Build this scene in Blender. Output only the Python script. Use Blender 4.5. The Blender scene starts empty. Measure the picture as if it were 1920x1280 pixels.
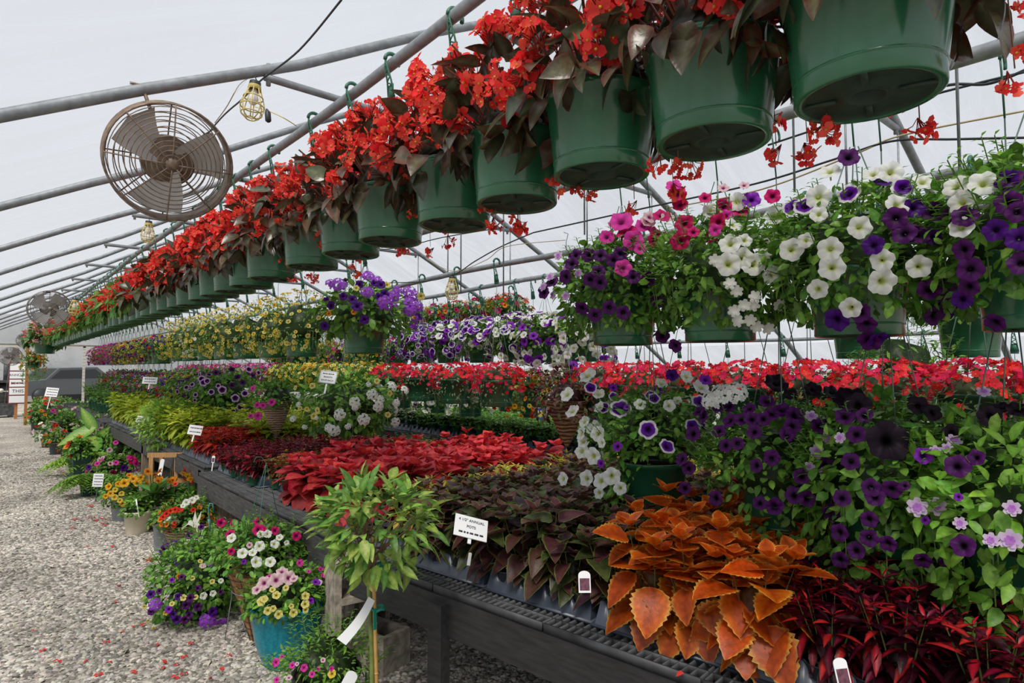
import bpy, math, random
import numpy as np
from mathutils import Vector, Matrix, Euler

rng = np.random.default_rng(11)
random.seed(11)
SC = bpy.context.scene
COL = SC.collection
PI = math.pi

# ------------------------------------------------------------------ camera
F = 1150.0                      # focal length in pixels of a 1920 px wide frame
EYE = np.array([0.0, 0.0, 1.6])
cam_d = bpy.data.cameras.new('camera')
cam = bpy.data.objects.new('camera', cam_d)
COL.objects.link(cam)
cam.location = EYE
cam.rotation_euler = (math.radians(90 + 2.49), 0, math.radians(-40.6))
cam_d.sensor_width = 36.0
cam_d.lens = F * 36.0 / 1920.0
cam_d.clip_start = 0.05
cam_d.clip_end = 300
SC.camera = cam
RC = np.array(cam.rotation_euler.to_matrix())


def ray(px, py):
    return RC @ np.array([(px - 960) / F, -(py - 640) / F, -1.0])


def at_d(px, py, d):
    return EYE + ray(px, py) * d


def on_x(px, py, X):
    v = ray(px, py)
    return EYE + v * (X / v[0])


def on_z(px, py, z):
    v = ray(px, py)
    return EYE + v * ((z - EYE[2]) / v[2])


def row_y(px, X, z):
    """y of the point of the line (X, y, z) that stands at column px"""
    k = (px - 960) / F
    r, f = RC[:, 0], -RC[:, 2]
    a = r - k * f
    return -(a[0] * X + a[2] * (z - EYE[2])) / a[1]


def depth(p):
    return float((np.array(p) - EYE) @ (-RC[:, 2]))


# ------------------------------------------------------------------ materials
def _mat(name):
    m = bpy.data.materials.new(name)
    m.use_nodes = True
    nt = m.node_tree
    for n in list(nt.nodes):
        nt.nodes.remove(n)
    return m, nt, nt.nodes.new('ShaderNodeOutputMaterial')


def N(nt, t, **kw):
    n = nt.nodes.new('ShaderNode' + t)
    for k, v in kw.items():
        if k in n.inputs.keys():
            n.inputs[k].default_value = v
        else:
            setattr(n, k, v)
    return n


def vary(nt, src, scale, lo, hi, coord='Object', detail=3):
    """src colour multiplied by noise between lo and hi"""
    tc = N(nt, 'TexCoord')
    no = N(nt, 'TexNoise', Scale=scale, Detail=detail)
    nt.links.new(tc.outputs[coord], no.inputs['Vector'])
    mr = N(nt, 'MapRange')
    mr.inputs['From Min'].default_value = 0.3
    mr.inputs['From Max'].default_value = 0.7
    mr.inputs['To Min'].default_value = lo
    mr.inputs['To Max'].default_value = hi
    nt.links.new(no.outputs['Fac'], mr.inputs['Value'])
    mx = N(nt, 'MixRGB', blend_type='MULTIPLY')
    mx.inputs['Fac'].default_value = 1
    if isinstance(src, (tuple, list)):
        mx.inputs['Color1'].default_value = (*src[:3], 1)
    else:
        nt.links.new(src, mx.inputs['Color1'])
    nt.links.new(mr.outputs['Result'], mx.inputs['Color2'])
    return mx.outputs['Color'], no


def plain(name, col, rough=0.5, metal=0.0, spec=0.5, var=None, bump=None, coat=0.0, stretch=None):
    m, nt, out = _mat(name)
    b = N(nt, 'BsdfPrincipled', Roughness=rough, Metallic=metal)
    b.inputs['Specular IOR Level'].default_value = spec
    b.inputs['Coat Weight'].default_value = coat
    b.inputs['Coat Roughness'].default_value = 0.1
    b.inputs['Base Color'].default_value = (*col, 1)
    if var:
        c, no = vary(nt, col, *var)
        if stretch:
            mp = N(nt, 'Mapping')
            mp.inputs['Scale'].default_value = stretch
            nt.links.new(no.inputs['Vector'].links[0].from_socket, mp.inputs['Vector'])
            nt.links.new(mp.outputs[0], no.inputs['Vector'])
        nt.links.new(c, b.inputs['Base Color'])
        if bump:
            bp = N(nt, 'Bump', Strength=bump, Distance=0.02)
            nt.links.new(no.outputs['Fac'], bp.inputs['Height'])
            nt.links.new(bp.outputs[0], b.inputs['Normal'])
    nt.links.new(b.outputs[0], out.inputs[0])
    return m


def plantmat(name, rough, transl, spec, scale, lo, hi, bump=0.0):
    """colour from the mesh attribute Col, partly translucent"""
    m, nt, out = _mat(name)
    at = N(nt, 'Attribute', attribute_name='Col')
    c, no = vary(nt, at.outputs['Color'], scale, lo, hi, detail=2)
    b = N(nt, 'BsdfPrincipled', Roughness=rough)
    b.inputs['Specular IOR Level'].default_value = spec
    nt.links.new(c, b.inputs['Base Color'])
    if bump:
        bp = N(nt, 'Bump', Strength=bump, Distance=0.004)
        nt.links.new(no.outputs['Fac'], bp.inputs['Height'])
        nt.links.new(bp.outputs[0], b.inputs['Normal'])
    t = N(nt, 'BsdfTranslucent')
    nt.links.new(c, t.inputs['Color'])
    mx = N(nt, 'MixShader')
    mx.inputs[0].default_value = transl
    nt.links.new(b.outputs[0], mx.inputs[1])
    nt.links.new(t.outputs[0], mx.inputs[2])
    nt.links.new(mx.outputs[0], out.inputs[0])
    return m


M = {}
M['leaf'] = plantmat('leaf', 0.42, 0.30, 0.35, 60, 0.72, 1.22, 0.35)
M['dark_leaf'] = plantmat('dark_leaf', 0.28, 0.15, 0.5, 50, 0.7, 1.25, 0.3)
M['petal'] = plantmat('petal', 0.55, 0.38, 0.25, 40, 0.86, 1.12)
M['pot_green'] = plain('pot_green', (0.020, 0.110, 0.052), 0.2, spec=0.55, var=(7, 0.8, 1.25), coat=0.22)
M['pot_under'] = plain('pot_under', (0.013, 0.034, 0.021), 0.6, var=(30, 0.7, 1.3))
M['hanger_green'] = plain('hanger_green', (0.03, 0.14, 0.085), 0.45)
M['wire'] = plain('wire', (0.10, 0.16, 0.13), 0.4, metal=0.3)
M['soil'] = plain('soil', (0.035, 0.022, 0.014), 0.95, var=(80, 0.5, 1.5))
M['galv'] = plain('galv', (0.27, 0.29, 0.305), 0.55, metal=0.25, var=(25, 0.75, 1.15))
M['galv_pot'] = plain('galv_pot', (0.30, 0.33, 0.36), 0.45, metal=0.4, var=(20, 0.75, 1.2))
M['rust'] = plain('rust', (0.23, 0.165, 0.12), 0.6, metal=0.35, var=(35, 0.6, 1.5))
M['fan_blade'] = plain('fan_blade', (0.52, 0.50, 0.49), 0.4, metal=0.2, var=(8, 0.8, 1.2))
M['fan_metal'] = plain('fan_metal', (0.23, 0.20, 0.18), 0.45, metal=0.5, var=(20, 0.7, 1.3))
M['blackrubber'] = plain('blackrubber', (0.02, 0.024, 0.028), 0.5)
M['tan_cord'] = plain('tan_cord', (0.45, 0.36, 0.2), 0.6)
M['yellow_plastic'] = plain('yellow_plastic', (0.62, 0.50, 0.16), 0.4)
M['bulb'] = plain('bulb', (0.8, 0.8, 0.78), 0.2)
M['board'] = plain('board', (0.014, 0.0135, 0.0145), 0.75, var=(9, 0.6, 1.7), bump=0.2, stretch=(5, 1, 5))
M['board_grey'] = plain('board_grey', (0.046, 0.043, 0.042), 0.8, var=(9, 0.6, 1.7), bump=0.2, stretch=(5, 1, 5))
M['grate'] = plain('grate', (0.024, 0.025, 0.028), 0.55, var=(9, 0.5, 2.4))
M['tray'] = plain('tray', (0.040, 0.050, 0.074), 0.36, spec=0.5, var=(12, 0.75, 1.3))
M['tray_dark'] = plain('tray_dark', (0.016, 0.018, 0.024), 0.4)
M['concrete'] = plain('concrete', (0.30, 0.26, 0.21), 0.9, var=(22, 0.55, 1.45), bump=0.4)
M['wood_old'] = plain('wood_old', (0.21, 0.16, 0.115), 0.8, var=(10, 0.6, 1.4), stretch=(8, 8, 1))
M['wood_tan'] = plain('wood_tan', (0.46, 0.25, 0.10), 0.6, var=(12, 0.75, 1.25), stretch=(8, 8, 1))
M['bamboo'] = plain('bamboo', (0.62, 0.36, 0.11), 0.45, var=(14, 0.75, 1.2), stretch=(3, 3, 1))
M['stem_green'] = plain('stem_green', (0.17, 0.22, 0.05), 0.5, var=(20, 0.7, 1.3))
M['stem_brown'] = plain('stem_brown', (0.17, 0.09, 0.05), 0.7)
M['teal_glaze'] = plain('teal_glaze', (0.0, 0.225, 0.30), 0.3, spec=0.5, var=(60, 0.7, 1.25), coat=0.15)
M['pot_black'] = plain('pot_black', (0.022, 0.021, 0.022), 0.45)
M['pot_grey'] = plain('pot_grey', (0.055, 0.07, 0.085), 0.45)
M['pot_dkgreen'] = plain('pot_dkgreen', (0.02, 0.06, 0.055), 0.45)
M['pot_cream'] = plain('pot_cream', (0.66, 0.60, 0.45), 0.45, var=(9, 0.92, 1.06))
M['pot_brown'] = plain('pot_brown', (0.07, 0.03, 0.02), 0.4)
M['pot_small'] = plain('pot_small', (0.03, 0.13, 0.065), 0.4)
M['white_card'] = plain('white_card', (0.78, 0.79, 0.80), 0.5)
M['ink'] = plain('ink', (0.03, 0.03, 0.05), 0.6)
M['ink_red'] = plain('ink_red', (0.35, 0.05, 0.04), 0.6)
M['frame_red'] = plain('frame_red', (0.23, 0.05, 0.05), 0.6)
M['tie_green'] = plain('tie_green', (0.0, 0.22, 0.15), 0.5)
M['white_metal'] = plain('white_metal', (0.72, 0.70, 0.62), 0.5)
M['hook_green'] = plain('hook_green', (0.05, 0.20, 0.17), 0.45)
M['smoker'] = plain('smoker', (0.075, 0.08, 0.085), 0.5, metal=0.3, var=(12, 0.6, 1.5))
M['car_paint'] = plain('car_paint', (0.10, 0.11, 0.12), 0.3, metal=0.3)
M['car_glass'] = plain('car_glass', (0.015, 0.018, 0.02), 0.1)
M['tag_blue'] = plain('tag_blue', (0.04, 0.13, 0.42), 0.4)
M['tag_yellow'] = plain('tag_yellow', (0.75, 0.60, 0.12), 0.4)
M['tag_photo'] = plain('tag_photo', (0.10, 0.03, 0.05), 0.4, var=(90, 0.4, 2.0))


def weave_mat(name, a, b, scale, rough=0.7):
    m, nt, out = _mat(name)
    tc = N(nt, 'TexCoord')
    w = N(nt, 'TexWave', wave_type='BANDS', bands_direction='Z')
    w.inputs['Scale'].default_value = scale
    w.inputs['Distortion'].default_value = 3.0
    w.inputs['Detail Scale'].default_value = 2.0
    nt.links.new(tc.outputs['Object'], w.inputs['Vector'])
    mx = N(nt, 'MixRGB')
    mx.inputs['Color1'].default_value = (*a, 1)
    mx.inputs['Color2'].default_value = (*b, 1)
    nt.links.new(w.outputs['Fac'], mx.inputs['Fac'])
    bs = N(nt, 'BsdfPrincipled', Roughness=rough)
    nt.links.new(mx.outputs[0], bs.inputs['Base Color'])
    bp = N(nt, 'Bump', Strength=0.6, Distance=0.01)
    nt.links.new(w.outputs['Fac'], bp.inputs['Height'])
    nt.links.new(bp.outputs[0], bs.inputs['Normal'])
    nt.links.new(bs.outputs[0], out.inputs[0])
    return m


M['wicker'] = weave_mat('wicker', (0.13, 0.075, 0.05), (0.46, 0.31, 0.21), 13)
M['wicker_dark'] = weave_mat('wicker_dark', (0.012, 0.009, 0.008), (0.11, 0.085, 0.075), 12)
M['coco'] = plain('coco', (0.33, 0.155, 0.06), 0.95, var=(30, 0.55, 1.4), bump=0.5)
M['vine'] = weave_mat('vine', (0.04, 0.016, 0.009), (0.32, 0.15, 0.07), 12, 0.8)

# ------------------------------------------------------------------ meshes
ALLMATS = {}


class MB:
    """collects geometry (numpy) and links it as one mesh object"""

    def __init__(self):
        self.V, self.C, self.loops, self.starts, self.mi = [], [], [], [], []
        self.nv = self.nl = 0

    def add(self, V, Fs, col=(1, 1, 1), mat=0):
        """Fs: list of faces, or list of (k, n) arrays"""
        V = np.asarray(V, float).reshape(-1, 3)
        c = np.asarray(col, float)
        if c.ndim == 1:
            c = np.tile(c, (len(V), 1))
        if len(Fs) and not isinstance(Fs[0], np.ndarray):
            by = {}
            for f in Fs:
                by.setdefault(len(f), []).append(f)
            Fs = [np.array(v) for v in by.values()]
        for A in Fs:
            k, n = A.shape
            self.loops.append((A + self.nv).ravel())
            self.starts.append(self.nl + np.arange(k) * n)
            self.mi.append(np.full(k, mat))
            self.nl += k * n
        self.V.append(V)
        self.C.append(c)
        self.nv += len(V)

    def inst(self, t, P, R, s, tint=None, mat=0):
        """template t = (V, [faces arrays], C) placed at P with rotations R (n,3,3) and scales s (n,) or (n,3)"""
        V, Fs, C = t
        n, k = len(P), len(V)
        if n == 0:
            return
        s = np.asarray(s, float)
        W = V[None] * (s[:, None, None] if s.ndim == 1 else s[:, None, :])
        W = np.einsum('nij,nkj->nki', R, W) + np.asarray(P)[:, None, :]
        cc = np.broadcast_to(C[None], (n, k, 3)) if tint is None else C[None] * tint[:, None, :]
        off = np.arange(n) * k
        fs = [(A[None] + off[:, None, None]).reshape(-1, A.shape[1]) for A in Fs]
        self.add(W.reshape(-1, 3), fs, cc.reshape(-1, 3), mat)

    def mesh(self, name, mats, smooth=True):
        me = bpy.data.meshes.new(name)
        V = np.concatenate(self.V)
        L = np.concatenate(self.loops).astype(np.int32)
        S = np.concatenate(self.starts).astype(np.int32)
        me.vertices.add(len(V))
        me.vertices.foreach_set('co', V.ravel())
        me.loops.add(len(L))
        me.loops.foreach_set('vertex_index', L)
        me.polygons.add(len(S))
        me.polygons.foreach_set('loop_start', S)
        me.polygons.foreach_set('material_index', np.concatenate(self.mi).astype(np.int32))
        me.polygons.foreach_set('use_smooth', np.full(len(S), smooth))
        me.update(calc_edges=True)
        at = me.color_attributes.new('Col', 'FLOAT_COLOR', 'POINT')
        c4 = np.ones((len(V), 4))
        c4[:, :3] = np.clip(np.concatenate(self.C), 0, 1)
        at.data.foreach_set('color', c4.ravel())
        for m in mats if isinstance(mats, (list, tuple)) else [mats]:
            me.materials.append(m if not isinstance(m, str) else M[m])
        me.validate()
        return me


def link(name, me, parent=None, loc=None, rot=None, scale=None):
    o = bpy.data.objects.new(name, me)
    COL.objects.link(o)
    if parent is not None:
        o.parent = parent
    if loc is not None:
        o.location = loc
    if rot is not None:
        o.rotation_euler = rot
    if scale is not None:
        o.scale = (scale,) * 3 if np.isscalar(scale) else scale
    return o


def tag(o, label, cat, group=None):
    o['label'] = label
    o['category'] = cat
    if group:
        o['group'] = group
    return o


def thing(name, label, cat, loc=(0, 0, 0), rz=0, group=None, scale=None):
    o = link(name, None, None, loc, (0, 0, rz), scale)
    return tag(o, label, cat, group)


def struct(name, me):
    o = link(name, me)
    o['kind'] = 'structure'
    return o


# basic shapes -> (V, F)
def box(c, s, R=None):
    x, y, z = np.array(s) / 2
    V = np.array([[a, b, d] for a in (-x, x) for b in (-y, y) for d in (-z, z)], float)
    if R is not None:
        V = V @ np.asarray(R).T
    return V + np.array(c), [(0, 1, 3, 2), (4, 6, 7, 5), (0, 4, 5, 1), (2, 3, 7, 6), (0, 2, 6, 4), (1, 5, 7, 3)]


def rz_m(a):
    c, s = math.cos(a), math.sin(a)
    return np.array([[c, -s, 0], [s, c, 0], [0, 0, 1]])


def tube(P, r, seg=8, closed=False, cap=True):
    P = np.asarray(P, float)
    n = len(P)
    r = np.full(n, r) if np.isscalar(r) else np.asarray(r, float)
    if closed:
        T = np.roll(P, -1, 0) - np.roll(P, 1, 0)
    else:
        T = np.gradient(P, axis=0)
    T /= np.linalg.norm(T, axis=1)[:, None] + 1e-12
    ref = np.array([0, 0, 1.0]) if abs(T[0, 2]) < 0.9 else np.array([1.0, 0, 0])
    u = np.cross(T[0], ref)
    u /= np.linalg.norm(u)
    V = []
    for i in range(n):
        u = u - T[i] * (u @ T[i])
        u /= np.linalg.norm(u) + 1e-12
        w = np.cross(T[i], u)
        for k in range(seg):
            a = 2 * PI * k / seg
            V.append(P[i] + r[i] * (math.cos(a) * u + math.sin(a) * w))
    Fs = []
    for i in range(n if closed else n - 1):
        j = (i + 1) % n
        for k in range(seg):
            l = (k + 1) % seg
            Fs.append((i * seg + k, i * seg + l, j * seg + l, j * seg + k))
    if cap and not closed:
        Fs.append(tuple(range(seg))[::-1])
        Fs.append(tuple((n - 1) * seg + k for k in range(seg)))
    return np.array(V), Fs


def lathe(prof, seg=32, close=False):
    prof = np.asarray(prof, float)
    V, Fs = [], []
    for r, z in prof:
        for k in range(seg):
            a = 2 * PI * k / seg
            V.append((r * math.cos(a), r * math.sin(a), z))
    for i in range(len(prof) - 1):
        for k in range(seg):
            l = (k + 1) % seg
            Fs.append((i * seg + k, i * seg + l, (i + 1) * seg + l, (i + 1) * seg + k))
    return np.array(V), Fs


def simple(name, parts, mats, smooth=False):
    """parts: [(V, F)] or [(V, F, mat)]"""
    b = MB()
    for p in parts:
        b.add(p[0], p[1], (1, 1, 1), p[2] if len(p) > 2 else 0)
    return b.mesh(name, mats, smooth)


# ------------------------------------------------------------------ frames
def unit(v):
    return v / (np.linalg.norm(v, axis=-1, keepdims=True) + 1e-9)


def frames(d, up):
    """rotations whose local y is d and whose local z is as near up as it gets"""
    d = unit(np.asarray(d, float))
    up = np.broadcast_to(np.asarray(up, float), d.shape)
    x = unit(np.cross(d, up) + 1e-7)
    z = np.cross(x, d)
    return np.stack([x, d, z], axis=-1)


def frames_z(n, spin=None):
    """rotations whose local z is n, spun at random about it"""
    n = unit(np.asarray(n, float))
    k = len(n)
    a = unit(rng.normal(size=(k, 3)))
    y = unit(a - n * (a * n).sum(1, keepdims=True))
    x = np.cross(y, n)
    return np.stack([x, y, n], axis=-1)


def tints(n, amt=0.18, hue=0.08):
    b = 1 + rng.uniform(-amt, amt, (n, 1))
    return b * (1 + rng.uniform(-hue, hue, (n, 3)))


# ------------------------------------------------------------------ plant templates
SHAPES = {
    'ovate': lambda t: np.sin(PI * t ** 0.72) ** 0.85,
    'lance': lambda t: np.sin(PI * t ** 0.9) ** 1.0,
    'heart': lambda t: np.sin(PI * t ** 0.52) ** 0.8,
    'round': lambda t: np.sqrt(np.clip(1 - (2 * t - 1) ** 2, 0, 1)),
}


def leaf_t(L=1.0, W=0.5, n=4, shape='ovate', fold=0.12, droop=0.3, mid=None, inn=(0.1, 0.3, 0.05), edge=None, serr=0.0, core=None, stalk=0.0, cw=0.55):
    """a leaf along +y with its face towards +z. core: colour of the inner half (with inn outside it)"""
    t = np.linspace(0, 1, n + 1)
    w = SHAPES[shape](np.clip(t, 0.0, 1.0)) * W / 2
    w[0] = max(w[0], 0.03 * W)
    w[-1] = 0.01 * W
    cols = [-1, 0, 1]
    if edge is not None or core is not None:
        cols = [-1, -0.8 if core is None else -cw, 0, 0.8 if core is None else cw, 1]
    V, C = [], []
    mid = inn if mid is None else mid
    for i in range(n + 1):
        for c in cols:
            ww = w[i]
            if serr and abs(c) == 1:
                ww *= 1 + (serr if i % 2 else -serr * 0.4)
            y = t[i] * L
            z = -droop * L * t[i] ** 2 + fold * abs(c) * ww * 2 * (1 - 0.3 * t[i])
            V.append((c * ww, y, z))
            if c == 0:
                C.append(mid if core is None else core)
            elif abs(c) < 1:
                C.append(inn if core is None else core)
            else:
                C.append(edge if edge is not None else inn)
    k = len(cols)
    Fs = [(i * k + j, i * k + j + 1, (i + 1) * k + j + 1, (i + 1) * k + j) for i in range(n) for j in range(k - 1)]
    V = np.array(V)
    V[:, 1] += stalk * L
    return V, [np.array(Fs)], np.array(C, float)


def petunia_t(seg=20, throat=(0.02, 0.0, 0.03), inner=(0.1, 0.0, 0.2), outer=(0.14, 0.0, 0.28), rim=None, rimw=0.26, tubec=(0.25, 0.3, 0.1), lob=0.12, ruf=0.09, deep=1.0):
    rings = [(0.07, -1.05 * deep, tubec), (0.10, -0.5 * deep, throat), (0.20, -0.22, throat), (0.42, -0.07, inner)]
    if rim is None:
        rings += [(0.75, 0.0, outer), (1.0, 0.0, outer)]
    else:
        rings += [(1 - rimw - 0.04, 0.0, outer), (1 - rimw + 0.05, 0.0, rim), (1.0, 0.0, rim)]
    V, C = [], []
    for i, (r, z, c) in enumerate(rings):
        for k in range(seg):
            a = 2 * PI * k / seg
            m = r * r
            rr = r * (1 - lob * m * (0.5 - 0.5 * math.cos(5 * a)) ** 2.5 + 0.02 * m * math.sin(13 * a))
            zz = z + ruf * m * math.sin(5 * a + 0.7) + 0.04 * m * math.sin(11 * a) - 0.1 * max(0, r - 0.6)
            V.append((rr * math.cos(a), rr * math.sin(a), zz))
            f = 1 - 0.16 * (0.5 + 0.5 * math.cos(5 * a)) if i >= 3 else 1
            C.append(np.array(c) * f)
    Fs = [(i * seg + k, i * seg + (k + 1) % seg, (i + 1) * seg + (k + 1) % seg, (i + 1) * seg + k) for i in range(len(rings) - 1) for k in range(seg)]
    return np.array(V), [np.array(Fs)], np.array(C, float)


def star_t(np_=5, col=(1, 1, 1), eye=(0.8, 0.6, 0.1), wid=0.9, cup=0.15, notch=0.0):
    """small flat flower of np_ petals facing +z with a small eye"""
    V, C, Fs = [(0, 0, -cup * 0.5)], [eye], []
    for k in range(np_):
        a = 2 * PI * k / np_
        h = wid * PI / np_
        b = len(V)
        for (r, da, z) in ((0.24, -h, -cup * .4), (0.72, -h, 0), (1.0, -h * 0.45, cup * 0.3), (1.0 - notch, 0, cup * 0.3), (1.0, h * 0.45, cup * 0.3), (0.72, h, 0), (0.24, h, -cup * .4)):
            V.append((r * math.cos(a + da), r * math.sin(a + da), z))
            C.append(col)
        Fs += [(b, b + 1, b + 2, b + 3), (b + 3, b + 4, b + 5, b + 6), (b, b + 3, b + 6), (0, b, b + 6)]
    by = {}
    for f in Fs:
        by.setdefault(len(f), []).append(f)
    return np.array(V, float), [np.array(v) for v in by.values()], np.array(C, float)


def merge_t(items):
    """items: list of (template, 3x3, pos, scale) -> one template"""
    V, C, by, nv = [], [], {}, 0
    for t, R, p, s in items:
        V.append((t[0] * s) @ np.asarray(R).T + np.asarray(p))
        C.append(t[2])
        for A in t[1]:
            by.setdefault(A.shape[1], []).append(A + nv)
        nv += len(t[0])
    return np.concatenate(V), [np.concatenate(v) for v in by.values()], np.concatenate(C)


def tt(V, Fs, c):
    by = {}
    for f in Fs:
        by.setdefault(len(f), []).append(f)
    return np.asarray(V, float), [np.array(v) for v in by.values()], np.tile(np.array(c, float), (len(V), 1))


def tmesh(name, t, mats, smooth=True):
    b = MB()
    b.add(t[0], t[1], t[2])
    return b.mesh(name, mats, smooth)
# ------------------------------------------------------------------ the greenhouse shell
RIDGE = 2.6
PROF = [(0.0, 3.86), (0.25, 3.82), (0.6, 3.64), (1.0, 3.41), (1.4, 3.18), (2.1, 2.84), (2.6, 2.58), (3.3, 2.22), (4.0, 1.87), (4.5, 1.58), (4.72, 1.3), (4.8, 0.9), (4.8, 0.0)]
PX = np.array([RIDGE - d for d, z in PROF[::-1]] + [RIDGE + d for d, z in PROF[1:]])
PZ = np.array([z for d, z in PROF[::-1]] + [z for d, z in PROF[1:]])
BOWS = [-2.4, -0.56, 1.27, 3.10, 4.93, 6.76, 8.59, 10.42, 12.25, 14.08, 15.91, 17.74, 19.57, 21.4, 23.2]
YEND = 24.0


def film_mat(name, tr, tint):
    m, nt, out = _mat(name)
    tc = N(nt, 'TexCoord')
    mp = N(nt, 'Mapping')
    mp.inputs['Scale'].default_value = (0.5, 2.2, 0.6)
    mp.inputs['Rotation'].default_value = (0, 0, 0.25)
    nt.links.new(tc.outputs['Object'], mp.inputs['Vector'])
    n1 = N(nt, 'TexNoise', Scale=1.5, Detail=8, Distortion=1.2)
    n1.inputs['Roughness'].default_value = 0.65
    nt.links.new(mp.outputs[0], n1.inputs['Vector'])
    mr = N(nt, 'MapRange')
    mr.inputs['From Min'].default_value = 0.3
    mr.inputs['From Max'].default_value = 0.72
    mr.inputs['To Min'].default_value = tr - 0.3
    mr.inputs['To Max'].default_value = tr + 0.16
    nt.links.new(n1.outputs['Fac'], mr.inputs['Value'])
    tl = N(nt, 'BsdfTranslucent')
    tl.inputs['Color'].default_value = (*tint, 1)
    df = N(nt, 'BsdfDiffuse')
    df.inputs['Color'].default_value = (*tint, 1)
    bp = N(nt, 'Bump', Strength=0.5, Distance=0.05)
    nt.links.new(n1.outputs['Fac'], bp.inputs['Height'])
    nt.links.new(bp.outputs[0], df.inputs['Normal'])
    mx = N(nt, 'MixShader')
    mx.inputs[0].default_value = 0.35
    nt.links.new(tl.outputs[0], mx.inputs[1])
    nt.links.new(df.outputs[0], mx.inputs[2])
    tp = N(nt, 'BsdfTransparent')
    m2 = N(nt, 'MixShader')
    nt.links.new(mr.outputs['Result'], m2.inputs[0])
    nt.links.new(mx.outputs[0], m2.inputs[1])
    nt.links.new(tp.outputs[0], m2.inputs[2])
    nt.links.new(m2.outputs[0], out.inputs[0])
    return m


FILM = film_mat('roof_film', 0.72, (0.50, 0.53, 0.57))
FILM_SIDE = film_mat('side_film', 0.68, (0.52, 0.55, 0.58))


def film(name, xs, zs, mat, off=0.035):
    ys = np.arange(-2.4, YEND + 0.1, 0.61)
    V = [(x, y, z + off) for y in ys for x, z in zip(xs, zs)]
    k = len(xs)
    Fs = [(j * k + i, j * k + i + 1, (j + 1) * k + i + 1, (j + 1) * k + i) for j in range(len(ys) - 1) for i in range(k - 1)]
    struct(name, simple(name, [(np.array(V), Fs)], [mat], True))


xs = np.linspace(PX[4], PX[-5], 60)
film('ceiling', xs, np.interp(xs, PX, PZ), FILM)
film('wall_west', PX[:5] - 0.035, PZ[:5], FILM_SIDE, 0.0)
film('wall_east', PX[-5:] + 0.035, PZ[-5:], FILM_SIDE, 0.0)

# end wall of pale corrugated siding with an open doorway at the aisle
m, nt, out = _mat('siding')
tc = N(nt, 'TexCoord')
w = N(nt, 'TexWave', bands_direction='Z')
w.inputs['Scale'].default_value = 3.0
nt.links.new(tc.outputs['Object'], w.inputs['Vector'])
mx = N(nt, 'MixRGB')
mx.inputs['Color1'].default_value = (0.50, 0.46, 0.40, 1)
mx.inputs['Color2'].default_value = (0.68, 0.64, 0.57, 1)
nt.links.new(w.outputs['Fac'], mx.inputs['Fac'])
b = N(nt, 'BsdfPrincipled', Roughness=0.7)
nt.links.new(mx.outputs[0], b.inputs['Base Color'])
nt.links.new(b.outputs[0], out.inputs[0])
SIDING = m
gx = np.concatenate([PX, [PX[-1]]])
V = [(PX[i], YEND, z) for i in range(len(PX)) for z in (2.35 if PZ[i] > 2.35 else 0.0, PZ[i])]
V = [(x, YEND, z) for x in np.linspace(PX[3], PX[-4], 41) for z in (2.3, max(2.31, float(np.interp(x, PX, PZ))))]
struct('wall_north', simple('wall_north', [(np.array(V), [(2 * i, 2 * i + 2, 2 * i + 3, 2 * i + 1) for i in range(40)]), box((5.6, YEND, 1.15), (3.4, 0.02, 2.3))], [FILM_SIDE]))
struct('trim_90', simple('door_header', [box((2.6, YEND + .03, 2.3), (9.2, .06, .09))] + [box((x, YEND + .03, 1.15), (.07, .06, 2.3)) for x in (-1.6, 2.4, 3.9)], [SIDING]))
struct('wall_outbuilding', simple('wall_outbuilding', [box((3, YEND + 14, 2.1), (30, 0.2, 4.2))], [plain('outbuilding', (0.42, 0.43, 0.44), 0.7, var=(1.5, 0.85, 1.1))]))

# bows: one bent pipe each, with a collar tie across
k = 0
PF = [(x, z) for x, z in zip(PX, PZ)]
fine = np.concatenate([np.linspace(PX[i], PX[i + 1], 4)[:-1] for i in range(len(PX) - 1)] + [PX[-1:]])
finez = np.concatenate([np.linspace(PZ[i], PZ[i + 1], 4)[:-1] for i in range(len(PX) - 1)] + [PZ[-1:]])
bowP = np.stack([fine, np.zeros_like(fine), finez], 1)
bow_me = simple('bow', [tube(bowP, 0.026, 10)], ['galv'], True)
tx0, tx1 = 1.02, 2 * RIDGE - 1.02
tie_me = simple('tie', [tube([(tx0, 0, 3.06), (tx0 + 0.06, 0, 3.06), (tx1, 0, 3.06)], 0.019, 10)] + [tube([(x, -0.001, 3.02), (x, 0, np.interp(x, PX, PZ) + 0.03)], 0.012, 6) for x in (tx0 + 0.02, tx1 - 0.02)], ['galv'], True)
for y in BOWS:
    k += 1
    o = struct('trim_%d' % k, bow_me)
    o.location = (0, y, 0)
for y in BOWS:
    k += 1
    o = struct('trim_%d' % k, tie_me)
    o.location = (0, y, 0)
k += 1
struct('trim_%d' % k, simple('ridge_pipe', [tube([(RIDGE, -2.4, 3.80), (RIDGE, YEND, 3.80)], 0.02, 8)], ['galv'], True))

# ------------------------------------------------------------------ ground
m, nt, out = _mat('gravel_ground')
tc = N(nt, 'TexCoord')
vo = N(nt, 'TexVoronoi', Scale=38)
nt.links.new(tc.outputs['Object'], vo.inputs['Vector'])
n1 = N(nt, 'TexNoise', Scale=0.9, Detail=4)
nt.links.new(tc.outputs['Object'], n1.inputs['Vector'])
n2 = N(nt, 'TexNoise', Scale=150, Detail=2)
nt.links.new(tc.outputs['Object'], n2.inputs['Vector'])
cr = N(nt, 'ValToRGB')
cr.color_ramp.elements[0].color = (0.16, 0.14, 0.12, 1)
cr.color_ramp.elements[1].color = (0.62, 0.56, 0.48, 1)
nt.links.new(vo.outputs['Color'], cr.inputs['Fac'])
mr = N(nt, 'MapRange')
mr.inputs['From Min'].default_value = 0.3
mr.inputs['From Max'].default_value = 0.7
mr.inputs['To Min'].default_value = 0.60
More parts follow.
